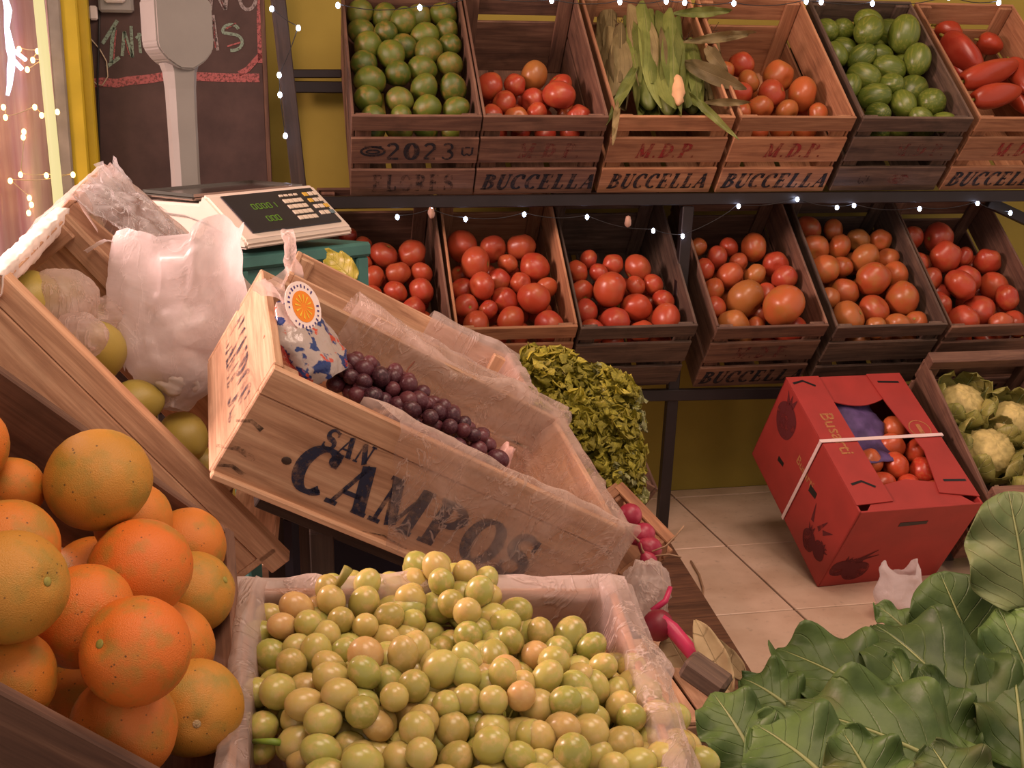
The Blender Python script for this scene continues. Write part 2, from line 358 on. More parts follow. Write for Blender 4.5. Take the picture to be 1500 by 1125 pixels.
def glyph(ch):
    A = Acc(); w = .8
    if ch in 'BPDRFEL': vstem(A, .22, 0, 1); ser(A, .2, .965, .36); ser(A, .2, .035, .36)
    if ch == 'B': stroke(A, arc(.25, .76, .36, .205, 90, -90), 0, swell=1); stroke(A, arc(.25, .28, .42, .25, 90, -90), 0, swell=1)
    elif ch == 'P': stroke(A, arc(.25, .72, .4, .25, 90, -90), 0, swell=1)
    elif ch == 'R': stroke(A, arc(.25, .74, .38, .225, 90, -90), 0, swell=1); stroke(A, [(.4, .5), (.72, .03)], TK * .9); ser(A, .74, .035, .2)
    elif ch == 'D': stroke(A, arc(.25, .5, .48, .46, 90, -90), 0, swell=1)
    elif ch == 'E':
        for y, l in ((.965, .68), (.5, .5), (.035, .72)): stroke(A, [(.2, y), (l, y)], TN)
        stroke(A, [(.66, .97), (.66, .76)], TN); stroke(A, [(.5, .6), (.5, .4)], TN); stroke(A, [(.7, .03), (.7, .26)], TN)
    elif ch == 'F':
        for y, l in ((.965, .68), (.5, .5)): stroke(A, [(.2, y), (l, y)], TN)
        stroke(A, [(.66, .97), (.66, .76)], TN); stroke(A, [(.5, .6), (.5, .4)], TN)
    elif ch == 'L': stroke(A, [(.2, .035), (.7, .035)], TN); stroke(A, [(.68, .03), (.68, .3)], TN * 1.2)
    elif ch == 'U':
        vstem(A, .2, .3, 1); ser(A, .2, .965, .36); stroke(A, arc(.44, .3, .24, .27, 180, 360), TK, TN); stroke(A, [(.68, .3), (.68, 1)], TN); ser(A, .68, .965, .26)
    elif ch == 'C':
        stroke(A, arc(.46, .5, .34, .465, 48, 312, 20), 0, swell=1); stroke(A, [(.7, .66), (.7, .98)], TN * 1.3); stroke(A, arc(.66, .8, .08, .08, 0, 360, 10), .09); stroke(A, arc(.64, .16, .08, .05, 200, 340, 6), .08)
    elif ch == 'O' or ch == '0': stroke(A, arc(.43, .5, .33 if ch == 'O' else .27, .465, 0, 360, 26), 0, swell=1)
    elif ch == 'A':
        stroke(A, [(.12, .03), (.44, .98)], TN); stroke(A, [(.42, .98), (.74, .03)], TK); stroke(A, [(.22, .33), (.62, .33)], TN); ser(A, .12, .035, .26); ser(A, .74, .035, .32); w = .86
    elif ch == 'M':
        stroke(A, [(.14, .03), (.14, .98)], TN); stroke(A, [(.14, .98), (.5, .06)], TK * .9); stroke(A, [(.5, .06), (.84, .98)], TN); vstem(A, .84, 0, 1); ser(A, .14, .035, .26); ser(A, .84, .035, .34); ser(A, .1, .965, .24); ser(A, .88, .965, .26); w = 1.06
    elif ch == 'N':
        stroke(A, [(.16, .03), (.16, .98)], TN); stroke(A, [(.16, .98), (.7, .04)], TK); stroke(A, [(.7, .04), (.7, .98)], TN); ser(A, .16, .035, .26); ser(A, .12, .965, .24); ser(A, .7, .965, .26); w = .9
    elif ch == 'S':
        stroke(A, arc(.42, .735, .25, .23, 30, 270, 14), .1, TK); stroke(A, arc(.42, .265, .27, .235, 90, -150, 14), TK, .1); stroke(A, [(.67, .7), (.67, .97)], TN); stroke(A, [(.16, .04), (.16, .3)], TN)
    elif ch == '2': stroke(A, arc(.4, .72, .24, .24, 160, -30, 12), .14, .17); stroke(A, [(.6, .62), (.16, .08)], .12); stroke(A, [(.14, .06), (.7, .06)], .13)
    elif ch == '3': stroke(A, arc(.38, .75, .23, .21, 150, -90, 12), .1, .15); stroke(A, arc(.38, .27, .27, .24, 90, -150, 12), .16, .1)
    elif ch == '.': A.box(.12, .08, 0, .14, .14, .001); w = .3
    elif ch == ' ': w = .5
    return A, w
def lettering(text, height, stretch=1.0, italic=0.0, gap=.1, size_to=None):
    A = Acc(); x = 0
    for ch in text:
        g, w = glyph(ch); A.add([(v[0] * stretch + x + italic * v[1], v[1], 0) for v in g.v], g.f); x += w * stretch + gap
    x -= gap; k = height; sx = height if not size_to else size_to / x
    return mesh_of([((v[0] - x / 2) * sx, (v[1] - .5) * k, 0) for v in A.v], A.f)
def textmesh(s, size, bold=0.0):
    c = bpy.data.curves.new('t', 'FONT'); c.body = s; c.size = size; c.offset = bold; c.align_x = 'CENTER'; c.align_y = 'CENTER'; c.resolution_u = 3
    o = bpy.data.objects.new('t', c); COL.objects.link(o); dg = bpy.context.evaluated_depsgraph_get(); dg.update()
    me = bpy.data.meshes.new_from_object(o.evaluated_get(dg)); bpy.data.objects.remove(o); me.materials.clear(); return me

# orientation matrices for boards: mesh x=length, y=width, z=thickness
def along_x_vertical(): return Matrix.Rotation(pi / 2, 4, 'X')                      # width -> z, thickness -> -y
def along_y_vertical(): return Matrix.Rotation(pi / 2, 4, 'Z') @ Matrix.Rotation(pi / 2, 4, 'X')   # length -> y, width -> z, thickness -> +x
def along_y_flat(): return Matrix.Rotation(pi / 2, 4, 'Z')

def crate(label, Mx, L, Wd, H, wd, ends, sides, group=None, name='wooden_crate', rail=None, back=None, th=.008, floor_slats=3, texts=(), post=.024, posty=None, jit=.0):
    """x: 0 back .. L front ; y: 0..W ; z: 0..H. ends/sides: lists of (z0,z1); texts: (slat index, mesh, material, dy)"""
    root = tag(empty(name, Mx), label, 'crate', group)
    def rj(): return random.uniform(-jit, jit)
    for k in range(floor_slats):
        w = Wd / floor_slats * .86; y = Wd * (k + .5) / floor_slats
        part('floor_slat', boxm(L - .004, w, .006), wd, root, T(L / 2, y, .003))
    for sx in (0, 1):
        for sy in (0, 1):
            if not post: continue
            pw = th + post / 2 + .0005
            part('corner_post', boxm(H - .012, posty or post, post), wd, root, T(pw if sx == 0 else L - pw, (th + (posty or post) / 2 + .0005) if sy == 0 else Wd - (th + (posty or post) / 2 + .0005), H / 2 + .0015) @ Matrix.Rotation(pi / 2, 4, 'Y'))
    for sy in (0, 1):
        for (z0, z1) in sides:
            part('side_slat', boxm(L - 2 * th, z1 - z0, th * .8), wd, root, T(L / 2, th * .4 if sy == 0 else Wd - th * .4, (z0 + z1) / 2 + rj()) @ along_x_vertical())
    front = []
    for sx in (0, 1):
        for i, (z0, z1) in enumerate(back if (sx == 0 and back) else ends):
            o = part('end_slat', boxm(Wd, z1 - z0, th), wd, root, T(th / 2 if sx == 0 else L - th / 2, Wd / 2, (z0 + z1) / 2 + rj()) @ along_y_vertical())
            if sx: front.append(o)
    if rail:
        for sx in (0, 1):
            part('top_rail', boxm(Wd, rail[0], rail[1]), wd, root, T(rail[0] / 2 + th * .3 if sx == 0 else L - rail[0] / 2 - th * .3, Wd / 2, H + rail[1] / 2) @ along_y_flat())
    for i, me, mat, dy in texts:
        part('lettering', me, mat, front[i], T(dy, 0, th / 2 + .0007))
    root['dims'] = (L, Wd, H)
    return root

def relax(P, dims, iters=60, pad=.012):
    """P: list of [Vector, r, movable weight] in crate-local coords"""
    L, Wd, H = dims
    for _ in range(iters):
        for i in range(len(P)):
            for j in range(i):
                d = P[i][0] - P[j][0]; l = d.length; mn = (P[i][1] + P[j][1]) * .985
                if l < mn:
                    if l < 1e-6: d = Vector((0, 0, 1e-3)); l = 1e-3
                    s = P[i][2] + P[j][2]; k = (mn - l) / l
                    P[i][0] = P[i][0] + d * (k * P[i][2] / s); P[j][0] = P[j][0] - d * (k * P[j][2] / s)
        for p in P:
            r = p[1]; p[0].x = min(max(p[0].x, r + pad), L - r - pad); p[0].y = min(max(p[0].y, r + pad), Wd - r - pad); p[0].z = max(p[0].z, r + .007)
def randrot(): return Matrix.Rotation(random.uniform(0, 6.28), 4, 'Z') @ Matrix.Rotation(random.uniform(0, 3.1), 4, 'X') @ Matrix.Rotation(random.uniform(0, 6.28), 4, 'Y')
def fill_crate(root, px, h, meshes, mats, name, label, cat, group, rscale=1.0, rmin=.02, filler=12, orient=None, fr=None, slope=0.0):
    """px: list of (u, v, radius px). Fruit lie on the fill surface of the crate, one more layer below."""
    Mx = root.matrix_basis.copy(); L, Wd, H = root['dims']; P = []
    for (u, v, r) in px:
        q, t = on_plane(u, v, Mx, h)
        if slope:
            q, t = on_plane(u, v, Mx, h + slope * (q.x - L * .6))
        P.append([q, max(rmin, r / FPX * t * rscale * (1.14 if cat == 'tomato' else 1.05)), .25])
    n = len(P); xs = [p[0].x for p in P]; av = sum(p[1] for p in P) / n
    x0, x1 = max(min(xs), .03), min(max(xs) + av, L - .03); k = 0
    for i in range(filler):
        y = Wd * (.18 + .64 * ((i % 4) / 3)); x = x1 - av - (x1 - x0) * (i // 4) / max(1, math.ceil(filler / 4)) 
        P.append([Vector((x + random.uniform(-.01, .01), y, max(av, h - av * 1.75))), av * random.uniform(.85, 1.0), .9])
    relax(P, (L, Wd, H))
    for i, (q, r, w) in enumerate(P):
        R = orient() if orient else randrot()
        o = part(name, random.choice(meshes), random.choice(mats), None, Matrix.Translation(Mx @ q) @ (Mx.to_3x3().to_4x4()) @ R @ Matrix.Scale(r, 4))
        tag(o, label, cat, group)
    return P

# ================================================================== SETTING
WALLY = 3.29
def tilemat():
    m = NT('floor_tile'); v = m.coord(); f = m.noise(v, 9, 6); g = m.noise(v, 60, 3)
    c = m.ramp(f, [(.3, (208, 176, 150)), (.7, (230, 202, 178))]); c = m.mix(m.ramp(g, [(.6, BW(0)), (.8, BW(.35))]), c, (120, 92, 70))
    m.base(c); m.rough(.32); m.bump(f, .05, .003); return m.m
TILE = tilemat(); GROUT = plain('grout', (84, 64, 50), .9)
fl = part('floor', mesh_of([(-2.2, -1.2, -.006), (3.4, -1.2, -.006), (3.4, WALLY + .1, -.006), (-2.2, WALLY + .1, -.006)], [(0, 1, 2, 3)]), GROUT); tag(fl, kind='structure')
TS = .4335; tm = boxm(TS - .006, TS - .006, .008, .0015)
for i in range(-5, 5):
    for j in range(0, 7):
        x, y = 1.114 + TS * (i + .5), 3.216 - TS * (j + .5)
        if x < -1.3 or x > 3.0 or y < .4: continue
        part('tile', tm, TILE, fl, T(x, y, -.002 - .002))
for i in range(-5, 5):
    x = 1.114 + TS * (i + .5)
    if -1.3 < x < 3.0: part('tile', boxm(TS - .006, WALLY - 3.222, .008), TILE, fl, T(x, (WALLY + 3.219) / 2, -.004))
def wallmat():
    m = NT('yellow_wall'); v = m.coord(); f = m.noise(v, 3, 6)
    m.base(m.ramp(f, [(.3, (142, 124, 42)), (.7, (164, 144, 56))])); m.rough(.75); m.bump(m.noise(v, 40, 3), .1, .003); return m.m
WALLM = wallmat()
wb = part('wall_back', boxm(5.6, 3.0, .1, 0), WALLM, None, T(.6, WALLY + .05, 1.5) @ along_x_vertical()); tag(wb, kind='structure')
tag(part('ceiling', boxm(5.6, 4.6, .06, 0), plain('ceiling_paint', (190, 176, 150), .8), None, T(.6, 1.0, 3.03)), kind='structure')

# ---- left: yellow door frame, bright plastic curtain, strings of warm lights
def xy(u, Y, v=150): return atY(u, v, Y).x
tr = part('trim_1', boxm(2.4, xy(128, 3.15) - xy(108, 3.15), .07, .004), M['yellow'], None, T((xy(108, 3.15) + xy(128, 3.15)) / 2, 3.15, 1.2) @ Matrix.Rotation(pi / 2, 4, 'Y')); tag(tr, kind='structure')
tr = part('trim_2', boxm(2.4, xy(106, 3.12) - xy(90, 3.12), .09, .004), M['yellow'], None, T((xy(90, 3.12) + xy(106, 3.12)) / 2 - .002, 3.12, 1.2) @ Matrix.Rotation(pi / 2, 4, 'Y')); tag(tr, kind='structure')
greyst = plain('grey_jamb', (150, 138, 128), .5)
tr = part('trim_3', boxm(2.4, xy(88, 3.1) - xy(80, 3.1), .05, .004), greyst, None, T((xy(80, 3.1) + xy(88, 3.1)) / 2, 3.1, 1.2) @ Matrix.Rotation(pi / 2, 4, 'Y')); tag(tr, kind='structure')
glintM = emit('glint_glow', (250, 228, 160), .95)  # emission stands in for light reflected along the door jamb
pk = NT('pink_curtain'); pk.base(pk.ramp(pk.noise(pk.coord('Object', (9, 9, .6)), 2.4, 5), [(.3, (178, 128, 132)), (.55, (206, 172, 168)), (.8, (226, 214, 190))])); pk.rough(.18); pk.p.inputs['Transmission Weight'].default_value = .0
cw = xy(79, 3.08)
def curt(u, v):
    x = cw - .62 * u; return Vector((x, 3.08 + .022 * sin(u * 46) + .012 * sin(u * 19 + v * 3), .05 + 2.2 * v))
V, Fc, uv = grid_data(curt, 90, 10)
o = part('plastic_curtain', mesh_of(V, Fc, smooth=True, uv=uv), pk.m); tag(o, 'pinkish glossy plastic strip curtain hanging beside the yellow door frame', 'curtain')
so = o.modifiers.new('s', 'SOLIDIFY'); so.thickness = .003
lt = empty('jamb_glint', Matrix.Translation((xy(72, 3.0), 3.0, .2))); tag(lt, 'slim upright glowing strip standing in for light caught on the door jamb', 'lamp')  # bright streak on the jamb, put in as a glowing strip, no lamp
part('tube', tube([(.012, 0, .0), (.002, 0, .8), (-.008, 0, 1.35)], .0125, 10), glintM, lt)
part('socket', tube([(.0125, 0, -.2), (.012, 0, .0)], .011, 8), M['white'], lt)  # added foot below the glowing strip, not a lamp fitting

def light_string(label, pts, mat, group, wire, r=.0055, cable=True, name='fairy_lights', glow=None):
    """pts: world points of the bulbs"""
    root = tag(empty(name, Matrix.Translation(pts[0])), label, 'fairy lights', group); o0 = Vector(pts[0])
    A = Acc(); wp = []
    for i in range(len(pts) - 1):
        a, b = Vector(pts[i]) - o0, Vector(pts[i + 1]) - o0
        for k in range(6):
            t = k / 6; q = a.lerp(b, t); q.z -= .06 * (b - a).length * 4 * t * (1 - t); q.y += .004 * sin(5 * t + i); wp.append(q)
    wp.append(Vector(pts[-1]) - o0)
    part('wire', tube([p + Vector((0, .006, .004)) for p in wp], .0011, 5), wire, root)
    bm_ = mesh_of(*sphere_data(lambda n: Vector((n.x, n.y, n.z * 1.35)), 10, 8), smooth=True)
    for p in pts: part('bulb', bm_, mat, root, Matrix.Translation(Vector(p) - o0) @ Matrix.Scale(r, 4))
    return root
WIREB = plain('dark_wire', (30, 28, 28), .5); WIREW = plain('pale_wire', (200, 180, 150), .5)
Lw = [(28, 72), (55, 75), (48, 88), (62, 89), (40, 102)]
light_string('warm fairy lights in the topmost cluster on the plastic curtain', [atY(u, v, 3.02) for u, v in Lw], M['ledw'], 'warm fairy lights', WIREW, .0055)
light_string('warm fairy lights crossing the curtain level with the chalk line of the board', [atY(u, v, 3.02) for u, v in [(5, 157), (8, 172), (51, 157), (61, 169), (84, 164)]], M['ledw'], 'warm fairy lights', WIREW, .0055)
light_string('warm fairy lights hanging lowest on the curtain above the crates', [atY(u, v, 3.02) for u, v in [(35, 193), (34, 201), (30, 256), (68, 257), (107, 256), (15, 265), (43, 290), (46, 300), (42, 312)]], M['ledw'], 'warm fairy lights', WIREW, .0055)
cr = [atY(u, v, 2.98) for u, v in [(7, -5), (12, 15), (10, 40), (15, 70), (17, 85), (16, 100), (14, 125), (11, 140)]]
A = Acc(); A.add(*tube_data(cr, [.006, .009, .006, .01, .008, .009, .006, .004], 6)); A.add(*tube_data([cr[3], atY(38, 88, 2.97)], .005, 6)); A.add(*tube_data([cr[4], atY(32, 101, 2.97)], .006, 6))
o = part('icicle_light', A.mesh(True), emit('white_glow', (225, 225, 255), 3.0)); tag(o, 'dripping white icicle light hanging before the pink curtain', 'lamp')

# ---- chalkboard
cb = NT('chalkboard_paint'); v = cb.coord(); c = cb.ramp(cb.noise(v, 5, 6, .65), [(.3, (62, 44, 40)), (.7, (92, 68, 62))]); cb.base(c); cb.rough(.75)
BY = 3.22
bx0, bx1 = xy(131, BY), xy(387, BY)
board = empty('chalkboard', Matrix.Translation(((bx0 + bx1) / 2, BY, .78))); tag(board, 'dark chalkboard with chalk lettering behind the weighing scale', 'chalkboard')
bw = bx1 - bx0
part('board', boxm(1.0, bw, .015, .001), cb.m, board, Matrix(((0, 1, 0, 0), (0, 0, 1, 0), (1, 0, 0, .5), (0, 0, 0, 1))))
for s in (-1, 1): part('frame_side', boxm(1.0, .012, .022), M['brown'], board, Matrix(((0, 1, 0, s * (bw / 2 + .006)), (0, 0, 1, 0), (1, 0, 0, .5), (0, 0, 0, 1))))
chG = ink('green_chalk', (138, 156, 138), .40, 160); chP = ink('pink_chalk', (178, 100, 98), .42, 160); chW = ink('white_chalk', (160, 146, 142), .42, 160)
def chalk(name, strokes, mat, w):
    A = Acc()
    for s in strokes:
        P = [atY(u, v, BY - .0085 - .001) - board.matrix_basis.translation for u, v in s]; n = len(P); V = []
        for i in range(n):
            d = (P[min(i + 1, n - 1)] - P[max(i - 1, 0)]); d.y = 0; d.normalize(); nrm = Vector((-d.z, 0, d.x)) * w / 2; V += [P[i] + nrm, P[i] - nrm]
        A.add(V, [(2 * i, 2 * i + 1, 2 * i + 3, 2 * i + 2) for i in range(n - 1)])
    part(name, A.mesh(), mat, board)
chalk('chalk_letter', [[(168, 40), (164, 60), (163, 92)], [(150, 64), (172, 30)], [(156, 98), (175, 84)]], chG, .009)
chalk('chalk_letter', [[(179, 82), (182, 46)], [(182, 46), (194, 84)], [(194, 84), (192, 38)]], chG, .008)
chalk('chalk_letter', [[(203, 48), (206, 78)], [(199, 56), (207, 50)]], chG, .007)
chalk('chalk_letter', [[(296, 76), (312, 30)], [(312, 22), (319, 74)], [(300, 60), (318, 58)]], chW, .008)
chalk('chalk_letter', [arc(338, 46, 12, 10, -20, -190, 10) + arc(340, 62, 15, 12, -90, 100, 10)], chG, .008)
chalk('chalk_letter', [[(308, 15), (311, -20)], [(311, -20), (330, 14)], [(330, 14), (334, -20)]], chW, .009)
chalk('chalk_letter', [arc(363, -4, 12, 18, 0, 180, 12)], chW, .009)
chalk('chalk_accent', [[(170, 44), (166, 88)], [(183, 56), (190, 80)], [(313, 30), (316, 70)], [(331, 42), (346, 34)], [(333, 68), (352, 62)], [(320, -10), (328, 12)]], chP, .004)
wl = [(133, 122), (150, 120), (170, 122), (190, 118), (215, 116), (240, 112), (285, 112), (310, 113), (340, 114), (380, 114)]
chalk('chalk_line', [wl], chP, .022)
chalk('chalk_border', [[(381, -20), (380, 30), (381, 60), (382, 92)], [(382, 80), (362, 102), (350, 108)]], chP, .014)
# small pale cable with a bulb, and a boxed socket on the board
o = part('loose_cable', tube([atY(u, v, BY - .012) for u, v in [(118, 46), (132, 56), (146, 72), (156, 90), (158, 112), (150, 125), (142, 124), (130, 112), (124, 108)]], .0016, 6), WIREW); tag(o, 'pale thin cable curling down in front of the chalkboard', 'cable')
o = part('dark_cable', tube([atY(u, v, BY - .013) for u, v in [(146, -10), (145, 60), (143, 120), (145, 180), (146, 260)]], .0025, 6), WIREB); tag(o, 'dark power cable running straight down the chalkboard', 'cable')
sk = empty('wall_socket', Matrix.Translation(atY(170, 2, BY - .02))); tag(sk, 'grey box socket at the top of the chalkboard', 'socket')
part('housing', boxm(.085, .055, .025, .006), M['greyplastic'], sk, along_x_vertical()); part('plug', boxm(.05, .035, .02, .005), M['white'], sk, T(.0, -.02, .012) @ along_x_vertical())
o = part('cable_plug', boxm(.02, .035, .014, .004), M['white'], None, Matrix.Translation(atY(137, 19, BY - .018)) @ along_x_vertical()); tag(o, 'tiny white plug beside the grey box socket', 'plug')

# ================================================================== RACK
TILT = 42.0; RL, RH, RW = .48, .255, .302
rack = empty('display_rack', T(1.0, 2.9, 0)); tag(rack, 'dark iron display rack with two sloping shelves against the yellow wall', 'rack')
def rbar(name, a, b, w, t, mat=None):
    a, b = Vector(a), Vector(b); d = b - a
    return part(name, boxm(d.length, w, t, .002), mat or M['rack'], rack, Matrix.Translation((-1.0, -2.9, 0)) @ basis(d, (0, -1, 0) if abs(d.normalized().z) > .7 else (0, 0, 1), (a + b) / 2))
st, ct = sin(radians(TILT)), cos(radians(TILT))
FY = 2.72 + RH * st
ZT = 1.123
zf = ZT - RH * ct
rbar('shelf_rail', (.0, FY - .006, zf - .016), (2.25, FY - .006, zf - .016), .026, .03)
rbar('shelf_rail', (.0, FY + RL * ct - .03, zf + RL * st - .05), (2.25, FY + RL * ct - .03, zf + RL * st - .05), .026, .03)
zm0, zm1 = .628, .578
rbar('shelf_rail', (.05, FY - .006, zm0 - RH * ct - .017), (2.2, FY - .006, zm1 - RH * ct - .017), .026, .03)
rbar('shelf_rail', (.05, FY + RL * ct - .03, zm0 - RH * ct + RL * st - .05), (2.2, FY + RL * ct - .03, zm1 - RH * ct + RL * st - .05), .026, .03)
rbar('post', atY(441, 300, FY + .03), atY(404, -30, FY + .03), .036, .03, M['dark'])
rbar('post', atY(441, 300, FY + .03), Vector((atY(441, 300, FY + .03).x + .03, FY + .03, 0.0)), .036, .03, M['dark'])
rbar('post', (.965, FY + .006, 0), (1.008, FY - .004, zf - .034), .03, .026)
rbar('post', (2.16, FY + .02, 0), (2.16, FY + .02, 1.7), .03, .03)
rbar('cross_bar', atY(425, 108, 3.2), atY(500, 108, 3.2), .02, .022)
rbar('cross_bar', atY(1447, 296, 2.93), atY(1520, 330, 2.93), .02, .03)

SB = [(0, .118), (.130, .252)]
EF = [(.0, .084), (.106, .186), (.207, .252)]
EB = [(.0, .166), (.186, .252)]
def rackM(x, z, dyaw=0.0):
    R = frame((0, 0, 0), -90 + dyaw, TILT); p = Vector((x, 2.72, z)) - (R.to_3x3() @ Vector((RL, 0, RH))); return Matrix.Translation(p) @ R
mdp = lettering('M.D.P.', .046, 1.1, .22, .16, size_to=.155); buc = lettering('BUCCELLA', .05, .8, .22, .1, size_to=.26); buc2 = lettering('BUCCELLA', .05, .8, .22, .1, size_to=.285)
y23 = lettering('2023', .052, 1.0, .0, .12, size_to=.17); flo = lettering('FLORES', .055, .8, 0, .2, size_to=.2)
emb = Acc(); stroke(emb, [(x * .055, y * .027) for x, y in arc(0, 0, .5, .5, 0, 360, 24)], .006); stroke(emb, [(x * .055, y * .027) for x, y in arc(0, -.05, .28, .2, 0, 360, 16)], .005); stroke(emb, [(-.02, .014), (.02, .014)], .006); EMB = mesh_of(emb.v, emb.f)
wmk = Acc(); stroke(wmk, [(-.012, .012), (-.012, -.008), (-.006, -.014), (0, -.008), (.006, -.014), (.012, -.008), (.012, .012)], .005); stroke(wmk, [(-.006, .012), (.006, .012)], .005); WMK = mesh_of(wmk.v, wmk.f)
ck = []
top_specs = [
 (.142, 'brown', 'weathered crate of green avocados stamped with the year 2023', [(1, y23, 'ink_black', .012), (1, EMB, 'ink_black', -.1), (1, WMK, 'ink_black', .125), (0, flo, 'ink_faint', .0)]),
 (.447, 'brown', 'dark brown crate with faded lettering half full of tomatoes, between avocado crate and corn crate', [(1, mdp, 'ink_faintred', .02), (0, buc2, 'ink_black', .005)]),
 (.767, 'pine', 'clean pine crate with red and black lettering holding corn cobs in their husks', [(1, mdp, 'ink_red', .0), (0, buc, 'ink_black', .0)]),
 (1.083, 'pine', 'clean pine crate with bold lettering full of tomatoes beside the corn crate', [(1, mdp, 'ink_red', .02), (0, buc2, 'ink_black', .0)]),
 (1.402, 'grey', 'dark grey wooden crate full of streaked green squash', [(1, lettering('M.D.P.', .04, 1.1, .1, .2, size_to=.14), 'ink_faintred', .05), (0, WMK, 'ink_faint', -.07), (0, EMB, 'ink_faintred', .03)]),
 (1.722, 'pine', 'pine lettered crate of red peppers at the end of the upper shelf', [(1, mdp, 'ink_red', .02), (0, buc2, 'ink_black', .0)])]
TOP = []
for x, wd, lab, tx in top_specs:
    TOP.append(crate(lab, rackM(x, ZT, random.uniform(-.6, .6)), RL, RW, RH - .004, M[wd], EF, SB, 'crates on the upper shelf', back=EB, texts=[(i, me, M[k], d) for i, me, k, d in tx], jit=.0015, post=.010, posty=.038))
mid_specs = [
 (.068, .627, 'brown', 'dim brown crate of dark tomatoes tucked behind the scale on the lower shelf', []),
 (.377, .622, 'pine', 'crate of red tomatoes with a clean pale pine front bar on the lower shelf', []),
 (.687, .615, 'grey', 'dark weathered crate of red tomatoes with a plain unprinted front on the lower shelf', []),
 (1.041, .605, 'brown', 'brown red-lettered crate of mixed ripe tomatoes above the red cardboard box', [(1, mdp, 'ink_faintred', .0), (0, buc2, 'ink_black', .0)]),
 (1.366, .597, 'grey', 'grey brown crate of orange tomatoes beside the red-lettered crate on the lower shelf', []),
 (1.688, .588, 'brown', 'brown crate of ribbed red tomatoes above the cauliflower crate', [])]
MID = []
for x, z, wd, lab, tx in mid_specs:
    MID.append(crate(lab, rackM(x, z, random.uniform(-.6, .6)), RL, RW if x != 1.366 else .31, RH - .004, M[wd], EF, SB, 'crates on the lower shelf', back=EB, texts=[(i, me, M[k], d) for i, me, k, d in tx], jit=.0015, post=.010, posty=.038))

# ------------------------------------------------------------------ fruit meshes (unit radius)
def tomato_mesh(seed, lob=.03, flat=.86, scar=True):
    def fn(n):
        ph = atan2(n.y, n.x); s = sqrt(max(0, n.x ** 2 + n.y ** 2)); r = 1 + lob * cos(5 * ph + seed) * s + .05 * fbm(n, 1.2, seed)
        z = n.z * flat - (.18 * math.exp(-(s / .28) ** 2) if n.z > 0 else 0)
        return Vector((n.x * r, n.y * r, z))
    V, Fc = sphere_data(fn, 24, 14); k = len(Fc)
    if scar:
        o = len(V); z = flat - .15; V.append(Vector((0, 0, z + .03)))
        for i in range(10):
            a = 2 * pi * i / 10; rr = .2 if i % 2 == 0 else .07; V.append(Vector((cos(a) * rr, sin(a) * rr, z + .05 * (i % 2 == 0) + .01)))
        for i in range(10): Fc.append((o, o + 1 + i, o + 1 + (i + 1) % 10))
    me = mesh_of(V, Fc, smooth=True); me.materials.append(None); me.materials.append(M['stem'])
    for p in me.polygons:
        if p.index >= k: p.material_index = 1
    return me
TOM = [tomato_mesh(i, .02 + .012 * (i % 3), .84 + .03 * (i % 3), i % 2 == 0) for i in range(6)]
TOMR = [tomato_mesh(i + 9, .06, .8, True) for i in range(3)]
AVO = [mesh_of(*sphere_data(lambda n, s=s: Vector((n.x * (1 - .1 * n.z), n.y * (1 - .1 * n.z), n.z * 1.14)) * (1 + .03 * fbm(n, 1.5, s)), 20, 12), smooth=True) for s in range(3)]
SQU = [mesh_of(*sphere_data(lambda n, s=s: Vector((n.x * .93, n.y * .93, n.z * 1.2 - (.05 * math.exp(-((n.x ** 2 + n.y ** 2) / .03)) * (1 if n.z > 0 else -1)))) * (1 + .012 * cos(8 * atan2(n.y, n.x) + s) * sqrt(n.x ** 2 + n.y ** 2)), 32, 14), smooth=True) for s in range(3)]
for me in AVO + SQU: me.materials.append(None)
def z2(l, ox, oy, k): return [(ox + a / k, oy + b / k, r / k) for a, b, r in l]
av = [(122, 78, 62), (228, 70, 55), (330, 30, 60), (485, 35, 60), (120, -15, 60), (235, -35, 60), (405, -40, 60), (280, 130, 60), (398, 105, 62), (505, 130, 55), (150, 165, 66), (405, 195, 66), (520, 195, 55), (275, 215, 66), (155, 262, 62), (420, 295, 64), (540, 285, 60), (305, 312, 62), (170, 345, 72), (425, 385, 64), (550, 385, 64), (185, 440, 66), (318, 440, 62), (195, 490, 60), (435, 480, 64), (565, 480, 60), (325, 512, 50)]
fill_crate(TOP[0], z2(av, 480, 0, 3), RH - .048, AVO, [M['avocado']], 'avocado', 'green avocado packed in the crate stamped with the year 2023', 'avocado', 'avocados in the 2023 crate', .88, filler=8)
t2 = [(705, 410, 55), (765, 465, 50), (810, 415, 45), (900, 350, 62), (890, 420, 50), (1020, 385, 50), (1000, 455, 65), (835, 490, 50), (890, 492, 45), (1085, 475, 45), (700, 480, 45)]
fill_crate(TOP[1], z2(t2, 480, 0, 3), RH - .085, TOM, [M['tomato'], M['tomato'], M['tomato_o']], 'tomato', 'tomato in the half-full brown crate next to the avocado crate', 'tomato', 'tomatoes beside the avocados', 1.0, filler=12)
t4 = [(240, 300, 45), (290, 285, 50), (350, 355, 45), (465, 330, 60), (430, 400, 55), (560, 410, 65), (310, 400, 48), (375, 450, 48), (490, 460, 45), (310, 475, 42), (620, 470, 40)]
fill_crate(TOP[3], z2(t4, 980, 0, 2.885), RH - .085, TOM, [M['tomato'], M['tomato_o'], M['tomato_o']], 'tomato', 'tomato in the clean pine crate next to the corn', 'tomato', 'tomatoes beside the corn', 1.0, filler=10)
